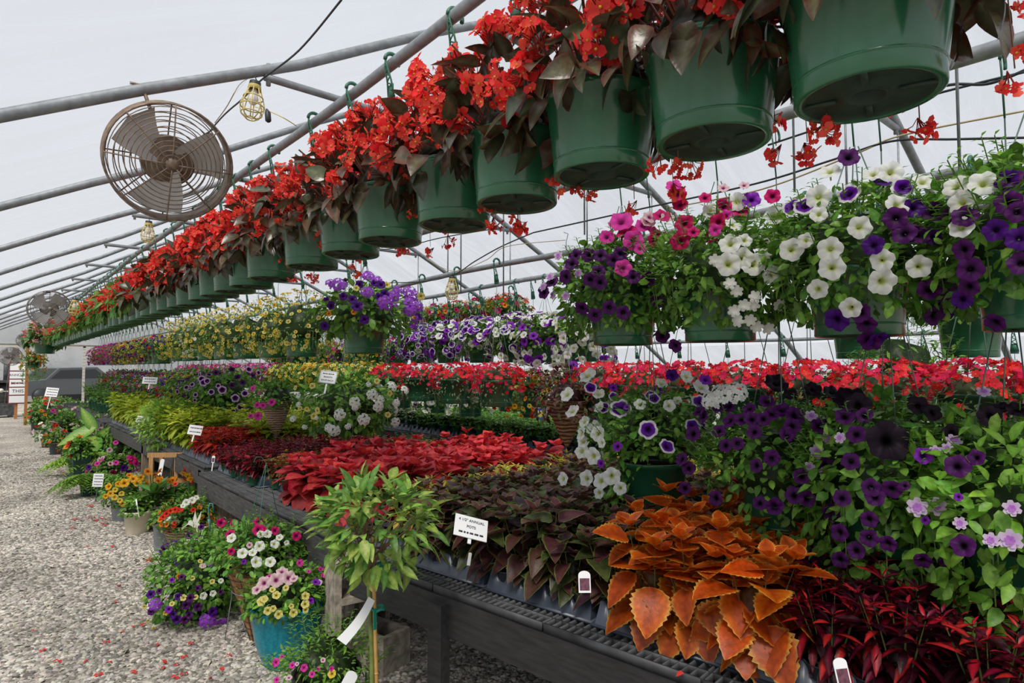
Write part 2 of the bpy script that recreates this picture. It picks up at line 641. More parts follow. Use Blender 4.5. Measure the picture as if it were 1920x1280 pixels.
mr.inputs['To Max'].default_value = 1.34
nt.links.new(n1.outputs['Fac'], mr.inputs['Value'])
mx = N(nt, 'MixRGB', blend_type='MULTIPLY')
mx.inputs['Fac'].default_value = 1
nt.links.new(cr.outputs[0], mx.inputs['Color1'])
nt.links.new(mr.outputs[0], mx.inputs['Color2'])
b = N(nt, 'BsdfPrincipled', Roughness=0.95)
nt.links.new(mx.outputs[0], b.inputs['Base Color'])
bp = N(nt, 'Bump', Strength=0.9, Distance=0.02)
bp.invert = True
nt.links.new(vo.outputs['Distance'], bp.inputs['Height'])
nt.links.new(bp.outputs[0], b.inputs['Normal'])
nt.links.new(b.outputs[0], out.inputs[0])
GROUND = m
struct('floor', simple('floor', [box((2, 18, -0.1), (44, 52, 0.2))], [GROUND]))

# loose stones lying on it, uncountable
m, nt, out = _mat('pebble')
at = N(nt, 'Attribute', attribute_name='Col')
tc = N(nt, 'TexCoord')
n1 = N(nt, 'TexNoise', Scale=0.9, Detail=4)
nt.links.new(tc.outputs['Object'], n1.inputs['Vector'])
mr = N(nt, 'MapRange')
mr.inputs['From Min'].default_value = 0.3
mr.inputs['From Max'].default_value = 0.7
mr.inputs['To Min'].default_value = 0.60
mr.inputs['To Max'].default_value = 1.34
nt.links.new(n1.outputs['Fac'], mr.inputs['Value'])
mx = N(nt, 'MixRGB', blend_type='MULTIPLY')
mx.inputs['Fac'].default_value = 1
nt.links.new(at.outputs['Color'], mx.inputs['Color1'])
nt.links.new(mr.outputs[0], mx.inputs['Color2'])
b = N(nt, 'BsdfPrincipled', Roughness=0.9)
nt.links.new(mx.outputs[0], b.inputs['Base Color'])
nt.links.new(b.outputs[0], out.inputs[0])
PEBBLE = m
bm_V = [(1, 0, 0), (0.55, 0.85, 0.1), (-0.5, 0.8, 0), (-1, 0, 0.1), (-0.45, -0.85, 0), (0.6, -0.8, 0.05), (0.35, 0.1, 0.55), (-0.35, -0.1, 0.6)]
bm_F = [(0, 1, 6), (1, 2, 6), (2, 7, 6), (2, 3, 7), (3, 4, 7), (4, 5, 7), (5, 6, 7), (5, 0, 6)]
peb = tt(bm_V, bm_F, (1, 1, 1))
mb = MB()
for (n, y0, y1, x0, x1, s0, s1) in ((21000, 1.9, 4.6, 0.0, 2.9, 0.009, 0.023), (15000, 4.6, 8.5, 0.02, 1.7, 0.010, 0.022), (7000, 8.5, 15, 0.05, 1.4, 0.012, 0.022)):
    P = np.stack([rng.uniform(x0, x1, n), rng.uniform(y0, y1, n), np.full(n, 0.001)], 1)
    R = frames(np.stack([rng.normal(size=n), rng.normal(size=n), rng.normal(size=n) * 0.18], 1), (0, 0, 1))
    s = rng.uniform(s0, s1, n)[:, None] * np.stack([rng.uniform(0.7, 1.2, n), rng.uniform(0.6, 1.1, n), rng.uniform(0.45, 0.9, n)], 1)
    base = np.array([0.47, 0.43, 0.375])
    g = rng.uniform(0.28, 1.35, n)[:, None] * base * (1 + rng.normal(size=(n, 3)) * 0.04)
    mb.inst(peb, P, R, s, g)
o = link('gravel', mb.mesh('gravel', [PEBBLE], False))
o['kind'] = 'stuff'
o['label'] = 'loose grey and tan gravel covering the aisle and the ground under the benches'
o['category'] = 'gravel'

# ------------------------------------------------------------------ overhead pipes the baskets hang from
ORD = ['first', 'second', 'third', 'fourth', 'fifth', 'sixth', 'seventh', 'eighth', 'ninth', 'tenth', 'eleventh', 'twelfth', 'thirteenth', 'fourteenth', 'fifteenth', 'sixteenth', 'seventeenth', 'eighteenth', 'nineteenth', 'twentieth']


def pipe(name, label, X, z, y0, y1, r=0.024):
    mb = MB()
    P = [(X, y, z + 0.012 * math.sin(y * 1.7)) for y in np.linspace(y0, y1, 40)]
    V, Fs = tube(P, r, 10, cap=False)
    mb.add(V, Fs)
    o = link(name, mb.mesh(name, ['galv']))
    tag(o, label, 'pipe')


R1X, R1P = 1.307, 2.93
R2X, R2P = 2.2, 2.52
R4X, R4P = 3.4, 2.5
R5X, R5P = 4.2, 2.5
R6X, R6P = 5.3, 2.5
R7X, R7P = 6.2, 1.90
pipe('hanging_pipe', 'galvanised pipe the red begonia row hooks onto, just under the roof ties', R1X, R1P, -1.0, 22.5)
pipe('hanging_pipe', 'galvanised pipe above the purple and white petunia baskets, second from the aisle', R2X, R2P, -0.5, 22)
pipe('hanging_pipe', 'galvanised pipe that carries the orange purslane row, long rods holding it', R4X, R4P, -0.5, 22)
pipe('hanging_pipe', 'galvanised pipe above the white and purple bicolor petunia baskets', R5X, R5P, -0.5, 22)
pipe('hanging_pipe', 'galvanised pipe whose open cut end shows above the bicolor petunias', R6X, R6P, 6.3, 22)
pipe('hanging_pipe', 'low thin pipe with green hooks beside the far side wall', R7X, R7P, -0.5, 22, 0.018)

# rods from the ties down to the row pipes
for (X, z, nm) in ((R2X, R2P, 'petunia'), (R4X, R4P, 'purslane'), (R5X, R5P, 'bicolor petunia')):
    rod_me = simple('rod', [tube([(0, 0, 0), (0, 0, 3.06 - z)], 0.006, 6)], ['galv'], True)
    for i, y in enumerate(BOWS[1:8]):
        o = link('hanging_rod', rod_me, None, (X, y, z))
        tag(o, '%s thin steel rod from the near end holding up the %s pipe' % (ORD[i], nm), 'rod')
# long thin rods hanging past the pipes, seen against the pale roof
for (px, py0, py1, X, what) in ((1800, 115, 330, 2.75, 'behind the big green pot at near end'), (1490, 225, 360, 2.75, 'between the two biggest green pots'), (1096, 360, 440, 2.9, 'above the pink petunia basket'), (944, 440, 560, 3.0, 'beside the open pipe end'), (864, 440, 550, 3.0, 'between purple verbena and the open pipe end')):
    a, c = on_x(px, py0, X), on_x(px, py1, X)
    zt = float(np.interp(X, PX, PZ))
    o = link('hanging_rod', simple('rod', [tube([(c[0], c[1], c[2]), (c[0], c[1], zt)], 0.0055, 6)], ['galv'], True))
    tag(o, 'thin vertical rod hanging from the roof ' + what, 'rod')


def cable(label, pts, r, mat, name='cable'):
    P = np.array(pts)
    # smooth the polyline
    t = np.linspace(0, len(P) - 1, 8 * (len(P) - 1) + 1)
    i = np.clip(t.astype(int), 0, len(P) - 2)
    f = (t - i)[:, None]
    p0, p1, p2, p3 = P[np.clip(i - 1, 0, None)], P[i], P[i + 1], P[np.clip(i + 2, None, len(P) - 1)]
    Q = 0.5 * (2 * p1 + (p2 - p0) * f + (2 * p0 - 5 * p1 + 4 * p2 - p3) * f ** 2 + (3 * p1 - p0 - 3 * p2 + p3) * f ** 3)
    o = link(name, simple(name, [tube(Q, r, 6)], [mat], True))
    return tag(o, label, 'cable')


XC = 1.0
cable('black rubber cable sloping from the roof down behind the big round fan', [on_x(640, 0, XC - .05), on_x(560, 95, XC), on_x(490, 150, XC), on_x(455, 185, XC), on_x(405, 232, XC - .02), on_x(330, 330, XC - .05)], 0.0045, 'blackrubber')
cable('thin tan cord looping off the tie pipe beside the caged work light', [on_x(468, 145, XC), on_x(448, 160, XC), on_x(425, 200, XC), on_x(403, 230, XC)], 0.003, 'tan_cord')
cable('thin yellow cord running from the work light plug to the row pipe', [on_x(478, 200, XC + .1), on_x(503, 208, XC + .15), on_x(530, 220, XC + .2), on_x(556, 236, XC + .28)], 0.003, 'yellow_plastic')
XD = 2.95
cable('wavy dark cable along the roof behind the biggest green pot', [on_x(1740, 168, XD), on_x(1790, 158, XD), on_x(1845, 158, XD), on_x(1885, 147, XD), on_x(1925, 130, XD)], 0.006, 'blackrubber')
cable('straight dark cable just under the wavy one by the biggest green pot', [on_x(1440, 272, XD), on_x(1600, 220, XD), on_x(1770, 172, XD), on_x(1925, 134, XD)], 0.005, 'blackrubber')
cable('tan cord stretched under the roof above the white petunias', [on_x(1250, 390, XD), on_x(1424, 356, XD), on_x(1600, 290, XD), on_x(1690, 254, XD), on_x(1925, 207, XD)], 0.004, 'tan_cord')
cable('long black cable stretched under the roof above the white petunias', [on_x(1000, 436, XD), on_x(1200, 392, XD), on_x(1414, 345, XD), on_x(1560, 300, XD), on_x(1670, 265, XD), on_x(1790, 261, XD), on_x(1925, 258, XD)], 0.005, 'blackrubber')
cable('black cable sagging between the green pots and the open pipe end', [on_x(700, 530, 3.2), on_x(790, 528, 3.2), on_x(850, 515, 3.2), on_x(890, 490, 3.2), on_x(940, 462, 3.2), on_x(1000, 436, 3.2)], 0.005, 'blackrubber')
cable('tan cord looping near the black plugs under the roof', [on_x(800, 485, 3.2), on_x(850, 508, 3.2), on_x(910, 488, 3.2), on_x(950, 462, 3.2), on_x(1060, 450, 3.2)], 0.003, 'tan_cord')
cable('black cable strung low behind the row of green pots', [on_x(700, 470, 3.3), on_x(760, 462, 3.3), on_x(830, 445, 3.3), on_x(950, 425, 3.3)], 0.005, 'blackrubber')
# ------------------------------------------------------------------ fans
def make_fan(px, py, d, r, label, metal, tilt=(0, 0), blades=3, simplef=False, mount=None):
    c = at_d(px, py, d)
    root = thing('circulation_fan', label, 'fan', c)
    v = unit(EYE - c)
    v = unit(v + tilt[0] * RC[:, 0] + tilt[1] * RC[:, 1])
    zx = -v
    xx = unit(np.cross([0, 0, 1.0], zx))
    R = Matrix([list(row) for row in np.stack([xx, np.cross(zx, xx), zx], -1)])   # local y up, z away from the aisle's near end
    root.rotation_euler = R.to_euler()
    dp = r * 0.5
    a = np.linspace(0, 2 * PI, 49)[:-1]
    b = MB()
    prof = [(r * 1.0, -dp / 2), (r * 1.025, -dp / 2), (r * 1.0, -dp * 0.4), (r * 1.0, dp * 0.4), (r * 1.025, dp / 2), (r * 1.0, dp / 2), (r * .985, dp * .4), (r * .985, -dp * .4), (r, -dp / 2)]
    V, Fs = lathe(prof, 48)
    b.add(V, Fs)
    link('shroud', b.mesh('shroud', [metal]), root)
    for zf, nm, rings, sp in ((-dp / 2, 'guard', 11, 8), (dp / 2, 'rear_guard', 7, 8)):
        b = MB()
        rr = np.linspace(r * 0.16, r * 0.95, rings)
        for q in rr:
            zz = zf + (-1 if zf < 0 else 1) * r * 0.16 * (1 - (q / r) ** 2)
            V, Fs = tube(np.stack([q * np.cos(a), q * np.sin(a), np.full_like(a, zz)], 1), r * 0.0095, 5, closed=True)
            b.add(V, Fs)
        for k in range(sp):
            t = 2 * PI * k / sp + PI / 2
            P = [(q * math.cos(t), q * math.sin(t), zf + (-1 if zf < 0 else 1) * r * 0.16 * (1 - (q / r) ** 2)) for q in np.linspace(r * 0.1, r, 8)]
            V, Fs = tube(P, r * 0.013, 5)
            b.add(V, Fs)
        V, Fs = lathe([(0, 0), (r * .11, 0), (r * .11, r * .02), (0, r * .02)], 20)
        b.add(V + np.array([0, 0, zf + (-1 if zf < 0 else 1) * r * 0.165]), Fs)
        link(nm, b.mesh(nm, [metal]), root)
    V, Fs = lathe([(0, -dp * .15), (r * .34, -dp * .1), (r * .44, dp * .1), (r * .44, dp * .75), (r * .25, dp * .9), (0, dp * .9)], 24)
    link('motor', simple('motor', [(V, Fs)], [metal], True), root)
    # one blade, copied
    ts = np.linspace(0, 1, 6)
    V = []
    for t in ts:
        q = r * (0.2 + 0.72 * t)
        h = r * (0.18 + 0.34 * t)
        for s in (-1, 0, 1):
            ang = s * h / q * 0.9 + t * 0.25
            V.append((q * math.cos(ang), q * math.sin(ang), s * r * 0.07 - dp * .2))
    Fs = [(i * 3 + j, i * 3 + j + 1, i * 3 + j + 4, i * 3 + j + 3) for i in range(5) for j in range(2)]
    bl = simple('blade', [(np.array(V), Fs)], ['fan_blade'], True)
    for k in range(blades):
        link('blade', bl, root, (0, 0, dp * .15), (0, 0, 2 * PI * k / blades + 0.5))
    if mount is not None:
        # straight hanger up to a bow, in the fan's own frame
        Ri = np.array(R).T
        top = Ri @ (np.array(mount) - c)
        st = unit(top) * r * 1.0
        b = MB()
        b.add(*tube([st, top], 0.008, 6))
        V, Fs = box(top, (0.09, 0.012, 0.03))
        b.add(V, Fs)
        link('bracket', b.mesh('bracket', [metal]), root)
    return root


f1 = at_d(317, 301, 2.72)
mnt = on_x(268, 158, 0.0)
# top of the hanger: on the bow at y = 3.10
v = ray(266, 160)
mnt = EYE + v * (3.10 / v[1])
make_fan(317, 303, 2.72, 0.246, 'big round rusty wire guard fan hanging under the roof above the aisle', 'rust', (0.16, -0.15), 3, mount=mnt)
make_fan(93, 579, 8.6, 0.252, 'grey wire guard fan hanging beside the pink end of the begonia row', 'fan_metal', (0.1, 0), 4, mount=at_d(88, 548, 8.6))
make_fan(48, 638, 15.5, 0.19, 'small far fan hanging above the two orange wooden posts', 'fan_metal', (0.1, 0), 4, mount=at_d(44, 620, 15.5))
make_fan(20, 668, 17.0, 0.25, 'pale drum fan on a grey post at the far end of the aisle', 'fan_metal', (0.2, 0), 4, mount=at_d(8, 760, 17.2))


# ------------------------------------------------------------------ caged work lights
def work_light(px, py, d, s, label, roll=0.0):
    """cage hangs down from its socket; s is the cage length"""
    c = at_d(px, py, d)
    root = thing('work_light', label, 'light', c, 0)
    root.rotation_euler = (0, roll, 0.4)
    b = MB()
    b.add(*lathe([(0, .10 * s), (.16 * s, .10 * s), (.17 * s, -.02 * s), (.13 * s, -.06 * s), (0, -.06 * s)], 16))
    link('socket', b.mesh('socket', ['blackrubber']), root)
    b = MB()
    b.add(*tube([(0, 0, .1 * s), (.02 * s, 0, .2 * s), (-.03 * s, 0, .26 * s), (.02 * s, 0, .3 * s)], .018 * s, 6))
    link('hook', b.mesh('hook', ['blackrubber']), root)
    b = MB()
    prof = [(0.15, -0.05), (0.2, -0.2), (0.29, -0.48), (0.33, -0.62), (0.33, -0.75), (0.27, -0.95), (0.14, -1.05)]
    for k in range(8):
        t = 2 * PI * k / 8
        b.add(*tube([(q * s * math.cos(t), q * s * math.sin(t), z * s) for q, z in prof], .017 * s, 5))
    a = np.linspace(0, 2 * PI, 25)[:-1]
    for q, z in ((.17, -.1), (.27, -.4), (.33, -.68), (.29, -.9), (.14, -1.05)):
        b.add(*tube(np.stack([q * s * np.cos(a), q * s * np.sin(a), np.full_like(a, z * s)], 1), .02 * s, 5, closed=True))
    b.add(*lathe([(.16 * s, -.02 * s), (.17 * s, -.16 * s), (.19 * s, -.16 * s), (.18 * s, -.02 * s)], 16))
    link('cage', b.mesh('cage', ['yellow_plastic']), root)
    b = MB()
    b.add(*lathe([(0.06 * s, -.1 * s), (.08 * s, -.2 * s), (.15 * s, -.42 * s), (.14 * s, -.52 * s), (.08 * s, -.6 * s), (0, -.62 * s)], 16))
    link('bulb', b.mesh('bulb', ['bulb']), root)


work_light(478, 160, 3.0, 0.165, 'yellow caged work light hanging from the tie pipe beside the big fan', 0.12)
work_light(279, 418, 4.9, 0.15, 'yellow caged work light just above the begonias below the big fan', 0.05)
work_light(141, 562, 8.3, 0.2, 'yellow caged work light beside the second fan', 0.05)
work_light(848, 522, 4.6, 0.15, 'pale caged work light hanging over the bicolor petunia pipes', 0.05)
o = link('cord_plug', simple('cord_plug', [tube([on_x(500, 205, 1.1), on_x(502, 212, 1.1), on_x(503, 226, 1.1), on_x(503, 229, 1.1)], [0.006, .016, .016, .008], 10)], ['blackrubber'], True))
tag(o, 'black rubber cord plug dangling beside the caged work light', 'plug')
# ------------------------------------------------------------------ pots and hangers
def pot_mesh(name, rt, rb, h, mats, lip=0.012, band=True, seg=40, hole=True):
    b = MB()
    s = h / 0.25
    if band:
        rm = rb + (rt - rb) * 0.17
        prof = [(rb - .012, 0.004 * s), (rb, 0.0), (rb + .004, .004 * s), (rm - 0.0005, .038 * s), (rm, .039 * s), (rm + 0.0025, .041 * s), (rm + .0025, .0425 * s), (rm + .0005, .0445 * s), (rm + .001, .046 * s), (rt - .004, h * 0.90), (rt + .002, h * .905), (rt + .005, h * .985), (rt + .004, h), (rt - .004, h), (rt - .006, h * .9)]
    else:
        prof = [(rb - .01, .003), (rb, 0), (rb + .002, .004), (rt - .003, h * .86), (rt + lip * .5, h * .87), (rt + lip * .7, h * .98), (rt + lip * .4, h), (rt - .006, h), (rt - .008, h * .88)]
    V, Fs = lathe(prof, seg)
    b.add(V, Fs)
    # underside: recessed disc with a drain ring
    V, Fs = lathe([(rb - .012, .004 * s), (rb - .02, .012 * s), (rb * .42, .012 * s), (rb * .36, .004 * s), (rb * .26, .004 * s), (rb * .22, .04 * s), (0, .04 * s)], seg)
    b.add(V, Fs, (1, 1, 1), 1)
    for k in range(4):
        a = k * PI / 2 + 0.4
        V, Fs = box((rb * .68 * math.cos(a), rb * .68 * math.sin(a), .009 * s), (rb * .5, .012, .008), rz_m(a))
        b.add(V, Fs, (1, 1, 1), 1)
    V, Fs = lathe([(rt - .007, h * .9), (rt * .5, h * .92), (0, h * .93)], 24)
    b.add(V, Fs, (1, 1, 1), 2)
    return b.mesh(name, mats)


PR, PB, PH = 0.155, 0.129, 0.25
DROP = 0.03
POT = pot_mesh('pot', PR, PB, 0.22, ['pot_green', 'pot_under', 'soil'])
for v_ in POT.vertices:
    v_.co.z += DROP
_hang = {}


def hanger_mesh(hz, strands=4, wire=0.0022, apex=None, strap=True):
    """hook over a pipe hz above the pot's foot, a tapered strap, strands down to the rim"""
    key = (round(hz, 2), strands, apex, strap)
    if key in _hang:
        return _hang[key]
    hz = key[0]
    b = MB()
    a = np.linspace(-0.35, PI, 12)
    b.add(*tube(np.stack([0.033 * np.cos(a), np.zeros(12), hz + 0.033 * np.sin(a)], 1), .0085 if strap else .005, 6))
    # the strap: two edges with cross pieces, then a plate with a slot
    L = 0.17
    z0, z1 = hz - 0.0, hz - L
    P0 = np.array([-0.031, 0, z0])
    if not strap:
        b.add(*tube([P0, (-.02, 0, z0 - .04), (0, 0, z1)], .003, 5))
    for s in (-1, 1) if strap else ():
        b.add(*tube([P0, (-.028, s * .009, z0 - .03), (-.012, s * .016, z0 - .09), (0, s * .026, z1)], .0042, 5))
    for k in range(5 if strap else 0):
        z = z0 - .02 - k * .018
        s = 1 if k % 2 else -1
        w = .007 + k * .002
        x = -.029 + k * .004
        b.add(*tube([(x, -s * w, z), (x + .003, s * (w + .001), z - .017)], .0032, 4))
    if strap:
        b.add(*box((-.005, 0, z1 + .035), (.005, .044, .06)))
        b.add(*box((0, 0, z1), (.006, .054, .03)))
    top = z1
    if apex is not None:
        b.add(*tube([(0, 0, z1), (0, 0, apex)], wire, 5), (1, 1, 1), 1)
        top = apex
    for k in range(strands):
        t = 2 * PI * k / strands + 0.5
        b.add(*tube([(0.012 * math.cos(t), 0.012 * math.sin(t), top), (PR * .97 * math.cos(t), PR * .97 * math.sin(t), PH * .97)], wire, 5), (1, 1, 1), 1)
    _hang[key] = b.mesh('hanger', ['hanger_green', 'wire'])
    return _hang[key]


# ------------------------------------------------------------------ plant masses
def mound(n, rx, up, down, zc, low=0.35, shell=0.55, rin=0.15):
    """points in a domed shell with a skirt hanging below zc; outward directions"""
    a = rng.uniform(0, 2 * PI, n)
    lo = rng.random(n) < low
    s = rng.random(n)
    q = rng.uniform(shell, 1, n) ** 0.6
    el = np.arcsin(s)                       # even over the dome
    r = rx * np.cos(el) * q
    z = up * np.sin(el) * q
    d = np.stack([np.cos(a) * np.cos(el), np.sin(a) * np.cos(el), np.sin(el)], 1)
    r[lo] = rin + (rx - rin) * (0.35 + 0.65 * rng.random(lo.sum())) * (1 - 0.45 * s[lo])
    z[lo] = -down * s[lo]
    d[lo, 2] = -0.25 - 0.4 * s[lo]
    P = np.stack([r * np.cos(a), r * np.sin(a), z + zc], 1)
    return P, unit(d)


GREEN = (0.20, 0.40, 0.05)
MIDG = (0.11, 0.28, 0.04)
LIME = (0.30, 0.42, 0.03)


def small_leaf(col=GREEN, W=0.5, n=3, **k):
    c = np.array(col)
    return leaf_t(1, W, n, 'ovate', 0.14, 0.3, mid=c * 1.25, inn=c, **k)


def foliage_mb(leaves, n, rx, up, down, zc, L, low=0.35, tint=(0.25, 0.12), droop=0.3, rnd=0.55, shell=0.5, shade=0.45):
    """leaves: templates picked at random; darker towards the inside"""
    b = MB()
    P, d = mound(n, rx, up, down, zc, low, shell)
    dirs = unit(d + rng.normal(size=(n, 3)) * rnd - np.array([0, 0, droop]))
    R = frames(dirs, unit(d + np.array([0, 0, 0.8]) + rng.normal(size=(n, 3)) * 0.35))
    s = rng.uniform(L[0], L[1], n)
    T = tints(n, *tint)
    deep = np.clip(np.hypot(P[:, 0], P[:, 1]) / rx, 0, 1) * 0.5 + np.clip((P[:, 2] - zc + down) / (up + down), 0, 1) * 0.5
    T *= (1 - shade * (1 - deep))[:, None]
    pick = rng.integers(0, len(leaves), n)
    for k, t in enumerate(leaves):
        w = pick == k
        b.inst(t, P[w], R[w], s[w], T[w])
    return b


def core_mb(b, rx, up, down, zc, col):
    """dark filler shell inside the leaves, so that one cannot look through"""
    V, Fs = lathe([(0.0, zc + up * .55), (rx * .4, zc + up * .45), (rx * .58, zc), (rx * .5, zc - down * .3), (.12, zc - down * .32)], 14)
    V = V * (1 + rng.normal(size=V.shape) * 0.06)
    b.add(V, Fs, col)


def bloom_mb(temps, n, rx, up, down, zc, S, low=0.3, out=1.03, rnd=0.35, up_bias=0.25, tint=(0.12, 0.05), amin=None):
    b = MB()
    P, d = mound(n, rx * out, up * out, down, zc, low, 0.94, rin=rx * 0.7)
    nrm = unit(d + rng.normal(size=(n, 3)) * rnd + np.array([0, 0, up_bias]))
    R = frames_z(nrm)
    s = rng.uniform(S[0], S[1], n)
    pick = rng.integers(0, len(temps), n)
    for k, t in enumerate(temps):
        w = pick == k
        b.inst(t, P[w], R[w], s[w], tints(w.sum(), *tint))
    return b


# petunia colours
WHITE = dict(throat=(0.55, 0.6, 0.2), inner=(0.86, 0.87, 0.78), outer=(0.92, 0.93, 0.91), tubec=(0.5, 0.6, 0.25))
PLUM = dict(throat=(0.006, 0.0, 0.008), inner=(0.050, 0.002, 0.075), outer=(0.095, 0.005, 0.135), tubec=(0.07, 0.02, 0.07))
NIGHT = dict(throat=(0.003, 0.001, 0.003), inner=(0.010, 0.002, 0.010), outer=(0.014, 0.003, 0.015), tubec=(0.03, 0.02, 0.02))
BLUEV = dict(throat=(0.02, 0.0, 0.05), inner=(0.055, 0.0, 0.17), outer=(0.08, 0.002, 0.22), tubec=(0.1, 0.05, 0.2))
VIOLET = dict(throat=(0.05, 0.0, 0.12), inner=(0.20, 0.008, 0.42), outer=(0.27, 0.02, 0.5), tubec=(0.2, 0.1, 0.3))
RIM = dict(throat=(0.04, 0.0, 0.09), inner=(0.10, 0.0, 0.30), outer=(0.16, 0.005, 0.40), rim=(0.86, 0.84, 0.86), tubec=(0.2, 0.12, 0.2))
PALERIM = dict(throat=(0.01, 0.0, 0.02), inner=(0.05, 0.0, 0.09), outer=(0.12, 0.01, 0.17), rim=(0.62, 0.40, 0.70), rimw=0.34, tubec=(0.25, 0.15, 0.2))
MAGENTA = dict(throat=(0.10, 0.0, 0.03), inner=(0.50, 0.0, 0.12), outer=(0.68, 0.005, 0.17), tubec=(0.4, 0.1, 0.15))
HOTPINK = dict(throat=(0.3, 0.02, 0.15), inner=(0.72, 0.03, 0.36), outer=(0.80, 0.05, 0.42), tubec=(0.5, 0.2, 0.3))
CRIMSON = dict(throat=(0.1, 0.0, 0.02), inner=(0.42, 0.0, 0.07), outer=(0.50, 0.003, 0.09), tubec=(0.3, 0.1, 0.1))
PALEPINK = dict(throat=(0.35, 0.05, 0.2), inner=(0.75, 0.45, 0.52), outer=(0.80, 0.58, 0.62), tubec=(0.5, 0.4, 0.3))
LAV = dict(throat=(0.3, 0.05, 0.4), inner=(0.55, 0.28, 0.66), outer=(0.78, 0.62, 0.82), tubec=(0.4, 0.4, 0.3))
YEL = dict(throat=(0.45, 0.22, 0.02), inner=(0.75, 0.52, 0.04), outer=(0.82, 0.64, 0.10), tubec=(0.5, 0.5, 0.1))
PALEYEL = dict(throat=(0.4, 0.3, 0.02), inner=(0.72, 0.62, 0.14), outer=(0.80, 0.72, 0.26), tubec=(0.5, 0.5, 0.15))
ORANGE = dict(throat=(0.35, 0.06, 0.0), inner=(0.80, 0.22, 0.01), outer=(0.85, 0.30, 0.015), tubec=(0.5, 0.3, 0.05))
GOLD = dict(throat=(0.4, 0.1, 0.0), inner=(0.80, 0.36, 0.01), outer=(0.84, 0.46, 0.02), tubec=(0.5, 0.4, 0.05))
REDF = dict(throat=(0.2, 0.02, 0.0), inner=(0.70, 0.03, 0.01), outer=(0.78, 0.03, 0.012), tubec=(0.4, 0.1, 0.02))
PAL = dict(WHITE=WHITE, PLUM=PLUM, NIGHT=NIGHT, BLUEV=BLUEV, VIOLET=VIOLET, RIM=RIM, PALERIM=PALERIM, MAGENTA=MAGENTA, HOTPINK=HOTPINK, CRIMSON=CRIMSON, PALEPINK=PALEPINK, LAV=LAV, YEL=YEL, PALEYEL=PALEYEL, ORANGE=ORANGE, GOLD=GOLD, REDF=REDF)
PT = {k: petunia_t(20, **v) for k, v in PAL.items()}                 # near ones
PS = {k: petunia_t(10, **v) for k, v in PAL.items()}                 # small ones
FLOWER = {k: tmesh('flower', petunia_t(40, ruf=0.09, lob=0.13, **v), ['petal']) for k, v in PAL.items()}


def verbena_t(col, eye, n=16):
    st = star_t(5, col, eye, 0.95, 0.1, 0.12)
    g = (1 + 5 ** 0.5) / 2
    it = []
    for i in range(n):
        z = 1 - i / n * 0.85
        a = 2 * PI * i / g
        q = math.sqrt(1 - z * z)
        p = np.array([q * math.cos(a), q * math.sin(a), z * 0.55])
        nn = np.array([q * math.cos(a) * .7, q * math.sin(a) * .7, z])
        it.append((st, frames_z(nn[None])[0], p, 0.34))
    return merge_t(it)


VERB_W = verbena_t((0.86, 0.87, 0.84), (0.6, 0.7, 0.3))
VERB_P = verbena_t((0.34, 0.06, 0.60), (0.5, 0.3, 0.6))
VERB_PK = verbena_t((0.80, 0.22, 0.50), (0.7, 0.4, 0.4))
FLOWER['VERB_W'] = tmesh('flower_cluster', VERB_W, ['petal'])
FLOWER['VERB_P'] = tmesh('flower_cluster', VERB_P, ['petal'])
DOUBLE_W = merge_t([(star_t(6, (0.86, 0.86, 0.82), (0.8, 0.8, 0.6), 1.0, 0.3), frames_z(np.array([[0, 0, 1.0]]))[0], (0, 0, z), s) for z, s in ((0, 1), (.15, .75), (.28, .45))])
DOUBLE_L = merge_t([(star_t(6, c, (0.35, 0.1, 0.5), 1.0, 0.35), frames_z(np.array([[0, 0, 1.0]]))[0], (0, 0, z), s) for z, s, c in ((0, 1, (0.80, 0.66, 0.84)), (.15, .72, (0.74, 0.52, 0.8)), (.28, .42, (0.5, 0.2, 0.62)))])
FLOWER['DOUBLE_W'] = tmesh('flower', DOUBLE_W, ['petal'])
FLOWER['DOUBLE_L'] = tmesh('flower', DOUBLE_L, ['petal'])


# begonia blossoms: two round hanging petals, two small ones, a yellow eye
def begonia_t(c):
    c = np.array(c)
    big = leaf_t(1.0, 1.0, 3, 'round', 0.2, -0.25, mid=c * 1.05, inn=c)
    sm = leaf_t(0.62, 0.45, 2, 'round', 0.2, -0.2, mid=c, inn=c * 0.9)
    it = []
    for a, t in ((0, big), (PI, big), (PI / 2, sm), (-PI / 2, sm)):
        it.append((t, rz_m(a), (0, 0, 0), 1.0))
    V, Fs = lathe([(.16, 0), (.14, .16), (0, .22)], 5)
    it.append((tt(V, Fs, (0.8, 0.45, 0.05)), np.eye(3), (0, 0, 0.02), 1))
    return merge_t(it)


def begonia_cluster_t(cols, n=8, stem=(0.32, 0.03, 0.02)):
    it = []
    for i in range(n):
        a = rng.uniform(0, 2 * PI)
        q = rng.uniform(0.0, 1.0) ** 0.5 * 1.55
        p = np.array([q * math.cos(a), q * math.sin(a), rng.uniform(-0.9, 0.9)])
        nn = unit(np.array([math.cos(a) * .8, math.sin(a) * .8, rng.uniform(-.2, .9)]))
        t = begonia_t(np.array(cols[rng.integers(len(cols))]) * rng.uniform(.85, 1.1))
        it.append((t, frames_z(nn[None])[0], p, rng.uniform(.6, 1.0)))
        V, Fs = tube([p, p * 0.5 + np.array([0, 0, -.5]), (0, 0, -1.6)], .05, 4, cap=False)
        it.append((tt(V, Fs, stem), np.eye(3), (0, 0, 0), 1))
    return merge_t(it)


